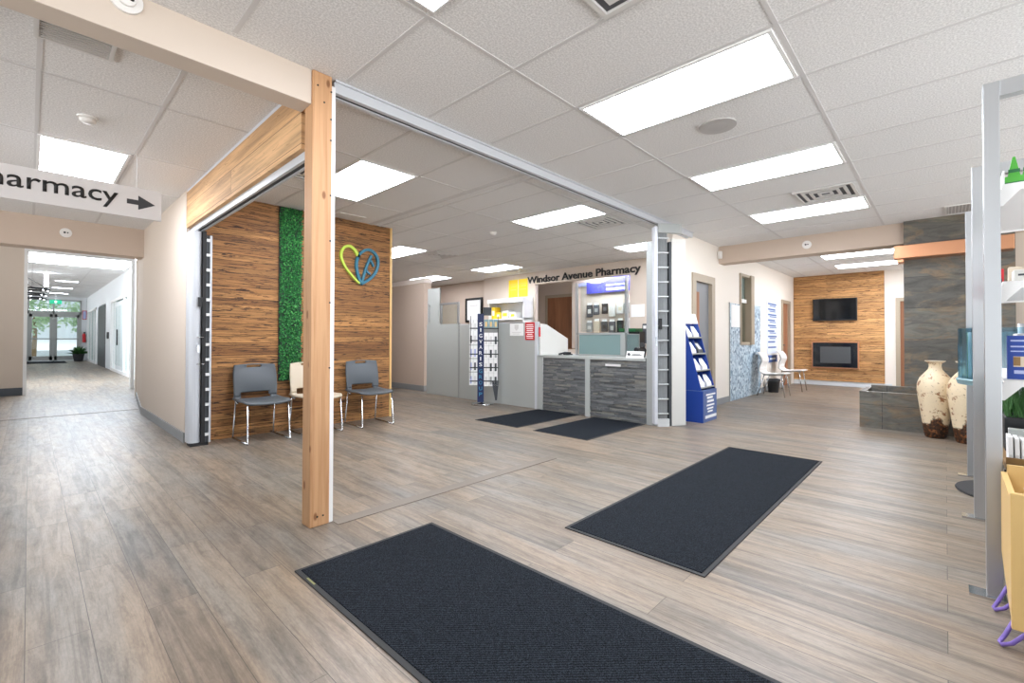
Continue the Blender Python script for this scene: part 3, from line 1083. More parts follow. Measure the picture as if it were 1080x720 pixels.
def bez(pts, n=14):
    out = []
    for i in range(len(pts) - 1):
        p0 = Vector(pts[max(i - 1, 0)])
        p1 = Vector(pts[i])
        p2 = Vector(pts[i + 1])
        p3 = Vector(pts[min(i + 2, len(pts) - 1)])
        for k in range(n):
            s = k / n
            out.append(0.5 * ((2 * p1) + (-p0 + p2) * s + (2 * p0 - 5 * p1 + 4 * p2 - p3) * s * s + (-p0 + 3 * p1 - 3 * p2 + p3) * s ** 3))
    out.append(Vector(pts[-1]))
    return out


def ribbon(mb, pts2, wd, y, th):
    """flat ribbon in the XZ plane along pts2"""
    P_ = [Vector((p[0], p[1])) for p in pts2]
    L, Rr = [], []
    for i, p in enumerate(P_):
        d_ = (P_[min(i + 1, len(P_) - 1)] - P_[max(i - 1, 0)]).normalized()
        nn = Vector((-d_.y, d_.x))
        ww = wd[0] + (wd[1] - wd[0]) * i / (len(P_) - 1) if isinstance(wd, tuple) else wd
        L.append(p + nn * ww / 2)
        Rr.append(p - nn * ww / 2)
    k = len(P_)
    vs = [(p.x, y, p.y) for p in L] + [(p.x, y, p.y) for p in Rr] + [(p.x, y - th, p.y) for p in L] + [(p.x, y - th, p.y) for p in Rr]
    fs = []
    for i in range(k - 1):
        fs += [(2 * k + i, 2 * k + i + 1, 3 * k + i + 1, 3 * k + i), (i, i + 1, k + i + 1, k + i), (i, i + 1, 2 * k + i + 1, 2 * k + i), (k + i, k + i + 1, 3 * k + i + 1, 3 * k + i)]
    fs += [(0, k, 3 * k, 2 * k), (k - 1, 2 * k - 1, 4 * k - 1, 3 * k - 1)]
    mb.add(vs, fs)


t = thing('heart_emblem', 'open heart emblem of a lime loop and a teal leaf loop on the rustic wall', 'wall emblem', (3.14, 5.89, 1.88))
h = MB()
ribbon(h, bez([(3.135, 1.89), (3.05, 1.96), (2.93, 2.09), (2.865, 2.23), (2.895, 2.345), (2.98, 2.385), (3.06, 2.34), (3.12, 2.25)]), (0.022, 0.042), 5.895, 0.035)
build('lime_loop', h, 'lime', t)
h = MB()
ribbon(h, bez([(3.155, 1.885), (3.105, 2.02), (3.085, 2.16), (3.12, 2.28), (3.20, 2.355), (3.29, 2.375), (3.38, 2.32), (3.415, 2.22), (3.39, 2.10), (3.31, 1.99), (3.16, 1.885)]), 0.036, 5.895, 0.035)
build('teal_loop', h, 'teal', t)
h = MB()
ribbon(h, bez([(3.165, 1.90), (3.20, 2.03), (3.25, 2.17), (3.31, 2.30)]), 0.032, 5.893, 0.034)
ribbon(h, [(3.285, 2.245), (3.325, 2.19), (3.345, 2.15)], 0.026, 5.893, 0.034)
ribbon(h, [(3.225, 2.09), (3.26, 2.055), (3.29, 2.035)], 0.026, 5.893, 0.034)
build('leaf_vein', h, 'teal', t)
t = thing('light_switch', 'small white switch plate on the shaded niche wall', 'light switch', (5.845, 9.85, 1.16))
build('plate', B(5.842, 5.85, 9.78, 9.92, 1.13, 1.27), 'white_plastic', t, bevel=0.002)
build('rocker', B(5.836, 5.842, 9.82, 9.88, 1.17, 1.23), 'white_plastic', t)

# ================================================================== CHAIRS
def make_chair(label, plastic, cat='chair', group=None):
    t = thing('waiting_chair', label, cat, (0, 0, 0), 0, group)
    hw_ = 0.215
    for s in (-1, 1):
        x = s * hw_
        build('leg', MB().tube([(x * 0.96, -0.225, 0.41), (x, -0.255, 0.02), (x, -0.262, 0.010)], 0.0095), 'chrome', t, world=False, smooth=True)
        build('leg', MB().tube([(x * 0.96, 0.19, 0.43), (x, 0.255, 0.02), (x, 0.26, 0.010)], 0.0095), 'chrome', t, world=False, smooth=True)
        build('floor_runner', MB().tube([(x, -0.262, 0.010), (x, 0.26, 0.010)], 0.0095), 'chrome', t, world=False, smooth=True)
        build('back_stay', MB().tube([(x * 0.98, 0.10, 0.405), (x * 0.98, 0.19, 0.43), (x * 0.98, 0.225, 0.56)], 0.010), 'chrome', t, world=False, smooth=True)

    def seat(u, v):
        x = (u - 0.5) * 0.47
        y = -0.25 + v * 0.46
        z = 0.435 + 0.018 * (abs(u - 0.5) * 2) ** 3 - 0.02 * max(0, 1 - v * 5) ** 2 - 0.01 * math.sin(v * math.pi)
        x *= 1 - 0.08 * max(0, 1 - v * 6) ** 2
        return (x, y, z)
    build('seat', MB().grid(seat, 14, 16), plastic, t, world=False, smooth=True, solid=0.02)
    # backrest: shell with a hand slot at the top and an open gap at the bottom
    nu, nv = 26, 26
    mb = MB()
    z0, z1 = 0.475, 0.825
    vs, fs, keep = [], [], {}
    def bp(u, v):
        x = (u - 0.5) * (0.46 - 0.03 * (2 * v - 1) ** 2 * (1 if v > 0.5 else 0.3))
        z = z0 + v * (z1 - z0) + 0.012 * (1 - (2 * u - 1) ** 2) * v
        y = 0.205 + v * 0.05 - 0.028 * (abs(2 * u - 1)) ** 2 - 0.03 * math.sin(math.pi * min(1, v * 1.15)) * (1 - (2 * u - 1) ** 2)
        return (x, y, z)
    for i in range(nu + 1):
        for j in range(nv + 1):
            vs.append(bp(i / nu, j / nv))
    for i in range(nu):
        for j in range(nv):
            uc, vc = (i + 0.5) / nu, (j + 0.5) / nv
            if 0.30 < uc < 0.66 and 0.90 < vc < 0.965:
                continue
            if 0.17 < uc < 0.80 and vc < 0.10:
                continue
            q = i * (nv + 1) + j
            fs.append((q, q + nv + 1, q + nv + 2, q + 1))
    mb.add(vs, fs)
    build('backrest', mb, plastic, t, world=False, smooth=True, solid=0.016)
    # webs joining the back to the seat
    for s in (-1, 1):
        build('side_web', MB().grid(lambda u, v, s=s: (s * (0.225 - 0.07 * u), 0.17 + 0.035 * v, 0.43 + 0.055 * v), 4, 4), plastic, t, world=False, smooth=True, solid=0.016)
    return t


grp = 'waiting chairs along the rustic wall'
c1 = make_chair('blue grey plastic chair with chrome sled legs, left of the green leaf strip', 'grey_plastic', group=grp)
c1.location = (1.81, 5.605, 0)
c3 = copy_tree(c1)
c3['label'] = 'blue grey plastic chair with chrome sled legs, below the heart emblem'
c3.location = (3.115, 5.565, 0)
c3.rotation_euler = (0, 0, math.radians(-3))
c2 = make_chair('beige plastic chair half hidden behind the timber post', 'beige_plastic', group=grp)
c2.location = (2.42, 5.60, 0)


def make_shell_chair(label, group):
    t = thing('shell_chair', label, 'chair', (0, 0, 0), 0, group)

    prof = bez([(-0.26, 0.455), (-0.20, 0.465), (-0.05, 0.45), (0.12, 0.445), (0.20, 0.50), (0.19, 0.60), (0.155, 0.70), (0.175, 0.79), (0.23, 0.86), (0.28, 0.86)], 6)

    def shell(u, v):
        f = v * (len(prof) - 1)
        i = min(int(f), len(prof) - 2)
        p = prof[i].lerp(prof[i + 1], f - i)
        ww = 0.24 - 0.03 * max(0, (v - 0.6) / 0.4) ** 2
        return ((u - 0.5) * 2 * ww, p.x + 0.02 * (1 - (2 * u - 1) ** 2) * (1 if v > 0.5 else 0), p.y)
    build('shell', MB().grid(shell, 10, 54), 'white_plastic', t, world=False, smooth=True, solid=0.014)
    for s in (-1, 1):
        x = s * 0.22
        build('leg', MB().tube([(x * 0.9, -0.18, 0.44), (x, -0.24, 0.0)], 0.010), 'chrome', t, world=False, smooth=True)
        build('leg', MB().tube([(x * 0.9, 0.12, 0.44), (x, 0.25, 0.0)], 0.010), 'chrome', t, world=False, smooth=True)
        build('seat_rail', MB().tube([(x * 0.9, -0.22, 0.435), (x * 0.9, 0.12, 0.43)], 0.010), 'grey_metal', t, world=False, smooth=True)
        build('back_rail', MB().tube([(x, 0.12, 0.43), (x, 0.215, 0.50), (x, 0.20, 0.62), (x, 0.17, 0.70), (x, 0.195, 0.80)], 0.010), 'grey_metal', t, world=False, smooth=True)
    return t


s1 = make_shell_chair('white curved shell chair beside the pebble patterned panel, behind the waste bin', 'white shell chairs in the fireplace room')
s1.location = (10.35, 2.52, 0)
s2 = copy_tree(s1)
s2['label'] = 'white curved shell chair in front of the brown door, nearest the fireplace wall'
s2.location = (11.75, 2.50, 0)
t = thing('waste_bin', 'small black waste bin on the floor by the white shell chairs', 'bin', (11.05, 2.70, 0))
build('body', MB().lathe([(0.10, 0), (0.125, 0.28), (0.12, 0.28), (0.095, 0.01)], (11.05, 2.70), 20), 'black', t, smooth=False)
build('liner', MB().lathe([(0.127, 0.24), (0.13, 0.285), (0.122, 0.285), (0.122, 0.25)], (11.05, 2.70), 20), 'seal', t)

# ================================================================== COUNTER
CX = 5.65
t = thing('service_counter', 'stone faced service counter with a pale worktop', 'counter', (5.9, 3.8, 0))
build('carcass', B(CX + 0.03, CX + 0.08, 2.90, 4.74, 0, 0.84), 'grey_panel', t)
build('worktop', MB().box(CX - 0.03, 6.40, 2.89, 4.76, 0.84, 0.875).box(6.4001, 6.65, 3.01, 4.76, 0.84, 0.875), 'grey_panel', t)
for (ya, yb) in ((3.845, 4.655), (2.88, 3.765)):
    s = MB()
    z = 0.012
    while z < 0.838:
        hh = random.uniform(0.014, 0.030)
        hh = min(hh, 0.838 - z)
        y = ya
        while y < yb - 0.005:
            ln = min(random.uniform(0.08, 0.32), yb - y)
            if yb - y - ln < 0.04:
                ln = yb - y
            dp = random.uniform(0.0, 0.016)
            s.box(CX - 0.006 - dp, CX + 0.03, y + 0.0008, y + ln - 0.0008, z + 0.0006, z + hh - 0.0006)
            y += ln
        z += hh
    build('stone_cladding', s, 'stone', t)
build('corner_post', B(CX - 0.03, CX + 0.05, 4.655, 4.77, 0, 0.86), 'grey_panel', t, bevel=0.002)
build('middle_post', B(CX - 0.032, CX + 0.03, 3.765, 3.845, 0, 0.877), 'grey_panel', t, bevel=0.002)
build('label_strip', B(CX - 0.034, CX - 0.022, 3.26, 3.50, 0.752, 0.782), 'grille', t)
tag(build('end_jamb', B(CX - 0.02, CX + 0.06, 2.75, 2.88, 0, 2.42), 'grey_metal', bevel=0.003), 'tall grey upright post between counter and right folded partition', 'post')

# pale grey half-height screens left of the counter
t = thing('half_height_screen', 'pale grey half height screen panel right behind the navy display rack', 'screen', (CX, 5.7, 0), 0, 'pale grey half height screens')
build('panel', B(CX, CX + 0.03, 4.80, 6.74, 0.005, 1.405), 'grey_panel', t)
build('top_rail', B(CX - 0.004, CX + 0.034, 4.80, 6.74, 1.395, 1.41), 'alu_paint', t)
build('end_post', B(CX - 0.012, CX + 0.042, 4.775, 4.835, 0, 1.41), 'alu_paint', t, bevel=0.002)
t = thing('half_height_screen', 'pale grey half height gate panel nearest the niche', 'screen', (CX, 7.2, 0), 0, 'pale grey half height screens')
build('panel', B(CX, CX + 0.03, 6.77, 7.78, 0.005, 1.42), 'grey_panel', t)
build('hinge_edge', B(CX - 0.006, CX + 0.036, 6.745, 6.768, 0, 1.43), 'grey_metal', t)
t = thing('tall_screen', 'tall pale frosted panel with a slim handle above the gate by the niche', 'screen', (6.0, 7.9, 1.40))
build('panel', B(CX + 0.035, CX + 0.06, 7.40, 7.80, 0.0, 2.16), 'grey_panel', t)
build('handle', MB().tube([(CX - 0.0, 7.71, 1.47), (CX - 0.0, 7.71, 1.83)], 0.012).tube([(CX, 7.71, 1.50), (CX + 0.04, 7.71, 1.50)], 0.008).tube([(CX, 7.71, 1.80), (CX + 0.04, 7.71, 1.80)], 0.008), 'grey_metal', t)
t = thing('framed_glass_panel', 'small clear pane in a chrome frame above the grey gate', 'glass panel', (CX, 7.05, 1.42))
f = MB().box(CX, CX + 0.03, 6.77, 6.81, 1.42, 1.84).box(CX, CX + 0.03, 7.30, 7.35, 1.42, 1.84).box(CX, CX + 0.03, 6.81, 7.30, 1.80, 1.84)
build('frame', f, 'alu', t)
build('pane', B(CX + 0.012, CX + 0.018, 6.81, 7.30, 1.42, 1.80), 'glass', t)
t = thing('card_notice', 'white notice with a round grey crest on the grey screen', 'notice', (CX - 0.003, 5.25, 1.18))
build('card', B(CX - 0.004, CX, 5.09, 5.40, 1.185, 1.415), 'white', t)
sh = [(5.29, 1.37), (5.20, 1.37), (5.20, 1.31), (5.245, 1.265), (5.29, 1.31)]
build('crest', MB().prism([(CX - 0.006, a, b) for a, b in sh], (0.003, 0, 0)), 'grille', t)
build('print_lines', MB().box(CX - 0.0055, CX - 0.003, 5.14, 5.35, 1.235, 1.247).box(CX - 0.0055, CX - 0.003, 5.17, 5.32, 1.21, 1.22), 'grille', t)
t = thing('card_notice', 'bright red notice with white print on the grey screen', 'notice', (CX - 0.003, 4.94, 1.11))
build('card', B(CX - 0.005, CX, 4.845, 5.05, 1.115, 1.405), 'red', t)
pl_ = MB()
for k in range(8):
    zz_ = 1.37 - k * 0.031
    ww = random.uniform(0.05, 0.085)
    pl_.box(CX - 0.0065, CX - 0.004, 4.947 - ww, 4.947 + ww, zz_ - 0.012, zz_)
build('print_lines', pl_, 'text_white', t)

# things on the counter
t = thing('angled_side_screen', 'white side screen with a sloping top at the left end of the counter', 'screen', (6.0, 4.85, 0.875))
build('panel', MB().prism([(5.66, 4.755, 0.876), (6.40, 4.755, 0.876), (6.40, 4.755, 1.14), (5.82, 4.755, 1.37), (5.66, 4.755, 1.38)], (0, -0.02, 0)), 'offwhite', t)
build('red_tab', B(5.645, 5.66, 4.73, 4.757, 1.17, 1.32), 'red', t)
t = thing('glass_transaction_screen', 'frosted glass screen box with tall metal uprights on the counter', 'transaction screen', (6.1, 3.9, 0.875))
build('front_pane', B(5.99, 6.0, 3.46, 4.21, 0.90, 1.20), 'frosted', t)
build('side_pane', B(6.0, 6.34, 3.36, 3.37, 0.90, 1.20), 'frosted', t)
f = MB().box(5.98, 6.01, 3.40, 4.26, 1.20, 1.23).box(5.98, 6.01, 3.40, 4.26, 0.876, 0.90).box(5.97, 6.02, 3.385, 3.465, 0.876, 1.225)
f.box(6.0, 6.34, 3.355, 3.375, 1.20, 1.212).box(6.0, 6.34, 3.355, 3.375, 0.876, 0.90).box(6.33, 6.345, 3.355, 3.375, 0.876, 1.212)
build('frame', f, 'grey_metal', t)
build('upright', B(5.985, 6.015, 4.245, 4.285, 0.876, 2.02), 'alu', t)
build('upright', B(6.10, 6.13, 3.42, 3.47, 0.876, 2.06), 'alu', t)
build('clear_shield', B(6.10, 6.106, 3.44, 4.26, 1.25, 2.0), 'glass', t)
t = thing('phone_handset', 'black phone handset lying on the counter by the angled white screen', 'phone', (5.95, 4.42, 0.876))
build('base', B(5.90, 6.02, 4.36, 4.46, 0.876, 0.895), 'black', t, bevel=0.004)
build('receiver', MB().tube([(5.86, 4.52, 0.885), (5.92, 4.44, 0.912), (5.98, 4.36, 0.908)], 0.016), 'black', t, smooth=True)
t = thing('card_terminal', 'dark green topped device standing behind the frosted screen', 'device', (6.5, 3.62, 0.876))
build('stand', MB().box(6.45, 6.57, 3.5, 3.7, 0.876, 0.90), 'black', t)
build('tray', B(6.42, 6.60, 3.40, 3.86, 0.90, 1.25), 'black', t)
build('lid', B(6.40, 6.62, 3.45, 3.74, 1.25, 1.30), 'dark_green', t, bevel=0.006)
t = thing('webcam', 'small black camera on a curved arm at the right of the counter', 'camera', (5.95, 3.15, 0.876))
build('arm', MB().tube([(5.98, 3.09, 0.876), (5.98, 3.07, 0.98), (5.95, 3.10, 1.04)], 0.012), 'black', t, smooth=True)
build('head', MB().disc((5.95, 3.10, 1.05), (-1, 0, 0.2), 0.03, 0.05), 'black', t)
build('side_head', MB().disc((5.92, 3.17, 0.98), (-1, 0, -0.1), 0.036, 0.05), 'black', t)
t = thing('card_holder', 'white printed card stand at the right front edge of the counter', 'card stand', (5.68, 3.06, 0.876))
build('card', MB().prism([(5.66, 2.94, 0.876), (5.66, 3.20, 0.876), (5.69, 3.20, 0.965), (5.69, 2.94, 0.965)], (0.006, 0, 0)), 'white', t)
build('print_marks', MB().disc((5.669, 3.16, 0.925), (1, 0, -0.33), 0.02, 0.01, 14).box(5.662, 5.67, 2.97, 3.11, 0.912, 0.918).box(5.665, 5.673, 2.99, 3.11, 0.928, 0.934), 'grille_dark', t)
t = thing('soap_dispenser', 'dark grey dispenser on the cream wall right of the dispensary opening', 'dispenser', (8.38, 4.27, 1.05))
build('body', B(8.30, 8.40, 4.22, 4.34, 1.05, 1.44), 'seal', t, bevel=0.02)
build('label', B(8.294, 8.30, 4.25, 4.31, 1.34, 1.40), 'white', t)
tag(build('paper_notice', B(8.392, 8.399, 4.33, 4.63, 1.58, 1.83), 'white'), 'white paper sheet on the cream wall right of the dispensary opening', 'paper')

# lettering over the opening
t = thing('wall_lettering', 'black raised lettering over the dispensary opening', 'sign', (8.39, 5.9, 2.45))
BODY = 'Windsor Avenue Pharmacy'


def text_edges(body):
    cu = bpy.data.curves.new('measure', 'FONT')
    cu.body = body
    cu.offset = 0.02
    cu.resolution_u = 3
    tmp = bpy.data.objects.new('tmp_text', cu)
    COL.objects.link(tmp)
    bpy.context.view_layer.update()
    me = bpy.data.meshes.new_from_object(tmp.evaluated_get(bpy.context.evaluated_depsgraph_get()))
    xs = [v.co.x for v in me.vertices]
    bpy.data.objects.remove(tmp)
    bpy.data.curves.remove(cu)
    bpy.data.meshes.remove(me)
    return min(xs), max(xs)


L0, L1 = text_edges(BODY)
ks = 3.02 / (L1 - L0)
for i, ch in enumerate(BODY):
    if ch == ' ':
        continue
    g0, g1 = text_edges(ch)
    e1 = text_edges(BODY[:i + 1])[1]
    text('letter', ch, (8.398, 7.43 - (e1 - (g1 - g0) - L0) * ks, 2.487), (0, -1, 0), 0.158, 'text_black', t, width=(g1 - g0) * ks, extrude=0.018, offset=0.02)

# purple banner and hanging pouches behind the counter
t = thing('wavy_banner', 'purple banner with a wavy pale top behind the counter', 'banner', (9.6, 5.6, 2.0))
k = 9.6 / 8.0
def yb(v): return v * 1.197
BX = 9.58
ys = [yb(5.44 - i * 0.0833) for i in range(13)]
topw = [2.32, 2.30, 2.28, 2.275, 2.28, 2.30, 2.33, 2.36, 2.385, 2.40, 2.405, 2.41, 2.41]
lo = 2.25
poly = [(BX, ys[i], 1.13 + (topw[i] - 1.13) * 1.197) for i in range(13)] + [(BX, ys[-1], 1.13 + (2.08 - 1.13) * 1.197), (BX, ys[0], 1.13 + (2.07 - 1.13) * 1.197)]
build('purple_field', MB().prism(poly, (0.01, 0, 0)), 'purple', t)
poly = [(BX + 0.012, ys[0] + 0.3, 2.53), (BX + 0.012, ys[-1], 2.68), (BX + 0.012, ys[-1], 2.50), (BX + 0.012, ys[0] + 0.3, 2.45)]
build('pale_wave', MB().prism(poly, (0.008, 0, 0)), 'lilac', t)
build('print_lines', MB().box(BX - 0.004, BX, 5.35, 5.95, 2.42, 2.45).box(BX - 0.004, BX, 5.35, 5.95, 2.31, 2.36), 'text_white', t)
bd = struct('trim_10', B(9.64, 9.70, 4.0, 7.0, 0.9, C), 'cream')
cols = ['seal', 'offwhite', 'grey_metal', 'grille_dark', 'offwhite', 'beige_plastic', 'black', 'grey_panel']
prow = ['top', 'bottom']
nth = ['first', 'second', 'third', 'fourth', 'fifth', 'sixth', 'seventh']
for r_ in range(2):
    for k in range(7):
        y = 6.42 - k * 0.21 + random.uniform(-0.02, 0.02)
        z = 1.98 - r_ * 0.42 + random.uniform(-0.02, 0.02)
        hh = random.uniform(0.24, 0.31)
        cc_ = cols[(k * 3 + r_ * 2) % 8]
        t = thing('hanging_pouch', 'small hanging pack behind the counter, %s from the left in the %s row' % (nth[k], prow[r_]), 'product pack', (9.6, y, z - hh), 0, 'packs hanging behind the counter')
        build('pouch', MB().prism([(9.60, y - 0.085, z - hh), (9.60, y + 0.085, z - hh), (9.60, y + 0.085, z), (9.60, y - 0.085, z)], (-0.03, 0, 0)), cc_, t, bevel=0.01)
        build('header_card', B(9.585, 9.60, y - 0.06, y + 0.06, z, z + 0.05), 'white', t)
        build('print_patch', B(9.566, 9.571, y - 0.05, y + 0.04, z - hh * 0.7, z - hh * 0.35), cols[(k + r_ * 3 + 1) % 8], t)
        build('hook', MB().tube([(9.64, y, z + 0.03), (9.57, y, z + 0.03)], 0.006), 'chrome', t)

# yellow posters, wall shelf and framed certificate
for k, (ya, yb_, lb) in enumerate(((7.76, 8.07, 'left of two yellow posters on the back wall'), (7.43, 7.73, 'right of two yellow posters on the back wall, next to the lettering'))):
    t = thing('wall_poster', lb, 'poster', (8.39, (ya + yb_) / 2, 2.2), 0, 'yellow posters')
    build('sheet', B(8.392, 8.399, ya, yb_, 2.18, 2.62), 'yellow', t)
    build('print_lines', MB().box(8.390, 8.392, ya + 0.05, yb_ - 0.05, 2.50, 2.51).box(8.390, 8.392, ya + 0.05, yb_ - 0.08, 2.45, 2.46).box(8.390, 8.392, ya + 0.05, yb_ - 0.05, 2.36, 2.37), 'pine', t)
t = thing('wall_shelf', 'white wall shelf unit behind the grey screen', 'shelf', (8.1, 7.6, 1.4))
build('back', B(8.36, 8.398, 7.25, 8.45, 1.0, 2.16), 'white_paint', t)
build('shelf_board', B(8.05, 8.36, 7.25, 8.45, 1.60, 1.63), 'white_paint', t)
build('valance', B(8.0, 8.36, 7.25, 8.45, 2.02, 2.12), 'white_paint', t)
build('side_panel', B(8.05, 8.36, 7.25, 7.28, 1.0, 2.02), 'white_paint', t)
build('side_panel', B(8.05, 8.36, 8.42, 8.45, 1.0, 2.02), 'white_paint', t)
for (y, z, wd, hh, cm, lb) in ((8.33, 1.632, 0.12, 0.30, 'yellow', 'tall yellow box at the left of the white wall shelf'), (8.16, 1.632, 0.15, 0.16, 'yellow', 'low yellow box on the white wall shelf'), (7.92, 1.632, 0.24, 0.20, 'offwhite', 'white and grey carton in the middle of the white wall shelf'), (7.66, 1.632, 0.20, 0.15, 'white', 'white carton at the right of the white wall shelf')):
    t = thing('carton', lb, 'box', (8.2, y, z), 0, 'cartons on the wall shelf')
    build('box', B(8.10, 8.3, y - wd / 2, y + wd / 2, z, z + hh), cm, t, bevel=0.004)
    build('label', B(8.096, 8.10, y - wd * 0.3, y + wd * 0.3, z + hh * 0.3, z + hh * 0.7), 'white' if cm == 'yellow' else 'yellow', t)
t = thing('framed_certificate', 'white certificate in a dark frame on the rear wall', 'picture frame', (8.6, 9.62, 1.62))
f = MB().box(8.58, 8.62, 9.28, 9.98, 1.60, 1.66).box(8.58, 8.62, 9.28, 9.98, 2.22, 2.28).box(8.58, 8.62, 9.28, 9.34, 1.66, 2.22).box(8.58, 8.62, 9.92, 9.98, 1.66, 2.22)
build('frame', f, 'black', t)
build('sheet', B(8.60, 8.618, 9.34, 9.92, 1.66, 2.22), 'white', t)
build('print_lines', MB().box(8.598, 8.60, 9.48, 9.78, 2.05, 2.08).box(8.598, 8.60, 9.42, 9.84, 1.93, 1.94).box(8.598, 8.60, 9.42, 9.84, 1.87, 1.88), 'grille', t)

# ================================================================== NAVY DISPLAY RACK
RX, RY = 5.40, 5.82
cd = Vector((-RX, -RY)).normalized()            # towards the way in
sd = Vector((-cd.y, cd.x))                      # to the viewer's left is -sd .. right is sd
if sd.x < 0:
    sd = -sd
t = thing('display_rack', 'tall navy columned rotating rack of packs on a chrome foot', 'display rack', (RX, RY, 0))
build('foot', MB().lathe([(0.19, 0), (0.20, 0.012), (0.19, 0.025), (0.04, 0.035), (0.035, 0.06)], (RX, RY), 28), 'chrome', t)
fp = Vector((RX, RY)) + cd * 0.10 - sd * 0.03
q0 = fp - sd * 0.055
q1 = fp + sd * 0.055
build('column', MB().prism([(q0.x, q0.y, 0.05), (q1.x, q1.y, 0.05), (q1.x - cd.x * 0.10, q1.y - cd.y * 0.10, 0.05), (q0.x - cd.x * 0.10, q0.y - cd.y * 0.10, 0.05)], (0, 0, 1.51)), 'navy', t)
for i, ch in enumerate('SIGVARIS'):
    z = 1.40 - i * 0.098
    p = fp + cd * 0.003 - sd * (0.010 if ch == 'I' else 0.026)
    text('letter', ch, (p.x, p.y, z - 0.05), (sd.x, sd.y, 0), 0.062, 'text_white', t, width=0.018 if ch == 'I' else 0.052, extrude=0.003, offset=0.01)
for i, ch in enumerate('GROUP'):
    z = 0.60 - i * 0.098
    p = fp + cd * 0.003 - sd * 0.026
    text('letter', ch, (p.x, p.y, z - 0.05), (sd.x, sd.y, 0), 0.062, 'text_teal', t, width=0.052, extrude=0.003)
hp = fp + sd * 0.06
build('header_card', MB().wall(hp - sd * 0.02, hp + sd * 0.12, 0.01, 1.53, 1.67), 'seal', t)
build('frame_wires', MB().tube([(RX, RY, 0.05), (RX, RY, 1.58)], 0.018).tube([(q1.x + sd.x * 0.24, q1.y + sd.y * 0.24, 0.35), (q1.x + sd.x * 0.24, q1.y + sd.y * 0.24, 1.52)], 0.006).tube([(q0.x - sd.x * 0.12, q0.y - sd.y * 0.12, 0.45), (q0.x - sd.x * 0.12, q0.y - sd.y * 0.12, 1.52)], 0.006), 'black', t)
arms = MB()
for z in (1.31, 1.10, 0.87, 0.64, 0.41):
    arms.tube([(q0.x - sd.x * 0.13, q0.y - sd.y * 0.13, z), (q0.x, q0.y, z)], 0.010)
    arms.tube([(q1.x, q1.y, z), (q1.x + sd.x * 0.25, q1.y + sd.y * 0.25, z)], 0.010)
build('shelf_wires', arms, 'black', t)
tail = fp + sd * 0.25
build('side_wing', MB().prism([(tail.x, tail.y, 0.08), (tail.x + sd.x * 0.03, tail.y + sd.y * 0.03, 0.08), (tail.x + sd.x * 0.06, tail.y + sd.y * 0.06, 0.40), (tail.x - sd.x * 0.06, tail.y - sd.y * 0.06, 0.40)], (-cd.x * 0.02, -cd.y * 0.02, 0)), 'seal', t)


def pack(c, sdir, wd, z0, hh, mats_, label, dep=0.03):
    """a carton facing the way in"""
    n3 = Vector((cd.x, cd.y, 0))
    s3 = Vector((sdir.x, sdir.y, 0))
    a = Vector((c.x, c.y, z0)) - s3 * wd / 2
    t = thing('boxed_pack', label, 'product pack', (c.x, c.y, z0), 0, 'packs on the navy columned rack')
    build('carton', MB().prism([a, a + s3 * wd, a + s3 * wd + Vector((0, 0, hh)), a + Vector((0, 0, hh))], -n3 * dep), mats_[0], t, bevel=0.003)
    b = a + s3 * wd * 0.2 + Vector((0, 0, hh * 0.12)) + n3 * 0.0015
    build('print_patch', MB().prism([b, b + s3 * wd * 0.45, b + s3 * wd * 0.45 + Vector((0, 0, hh * 0.6)), b + Vector((0, 0, hh * 0.6))], n3 * 0.001), mats_[1], t)


rown = ['top', 'second', 'third', 'fourth', 'lowest']
zr = [1.31, 1.10, 0.87, 0.64, 0.41]
posr = ['next to the column', 'in the middle', 'at the outer end']
for r_ in range(5):
    for k in range(3):
        c = q1 + sd * (0.042 + k * 0.082)
        pack(c, sd, 0.078, zr[r_] + 0.012 - (0.10 if r_ else 0), 0.14 if r_ == 0 else 0.225, (('teal_leaflet', 'pine') if r_ == 0 else ('white', random.choice(['seal', 'grille', 'grey_metal']))), '%s pack %s, %s row right of the navy column' % ('teal' if r_ == 0 else 'white', posr[k], rown[r_]))
    for k in range(2):
        c = q0 - sd * (0.036 + k * 0.07)
        pack(c, sd, 0.066, zr[r_] + 0.012 - 0.08, 0.215, ('white', random.choice(['lilac', 'grille', 'seal'])), 'white pack %s, %s row left of the navy column' % (('next to the column', 'at the outer end')[k], rown[r_]))

# ================================================================== BLUE CARDBOARD DISPLAY
bx0, bx1, by0, by1 = 6.26, 6.76, 2.38, 2.74
t = thing('cardboard_display', 'royal blue cardboard floor display with sloped shelves by the right wall', 'display stand', ((bx0 + bx1) / 2, (by0 + by1) / 2, 0))
build('base', B(bx0, bx1, by0, by1, 0, 0.43), 'blue', t, bevel=0.002)
build('front_card', B(bx0 + 0.004, bx1 - 0.004, by0 - 0.004, by0, 0.003, 0.425), 'blue_light', t)
for x in (bx0, bx1 - 0.012):
    build('side_panel', MB().prism([(x, by1, 0.43), (x, by0 + 0.02, 0.43), (x, by1 - 0.10, 1.36), (x, by1, 1.36)], (0.012, 0, 0)), 'blue', t)
build('back_panel', B(bx0, bx1, by1 - 0.012, by1, 0.43, 1.36), 'blue', t)
for k in range(4):
    z = 0.45 + k * 0.23
    yf = by0 + 0.02 + (by1 - 0.12 - by0) * (z - 0.43) / 0.93
    build('shelf', B(bx0 + 0.012, bx1 - 0.012, yf, by1 - 0.012, z, z + 0.012), 'blue', t)
    build('shelf_lip', B(bx0 + 0.012, bx1 - 0.012, yf, yf + 0.008, z, z + 0.03), 'grey_panel', t)
build('centre_divider', MB().prism([(6.505, by1 - 0.01, 0.43), (6.505, by0 + 0.05, 0.43), (6.505, by1 - 0.08, 1.34), (6.505, by1 - 0.01, 1.34)], (0.01, 0, 0)), 'blue', t)
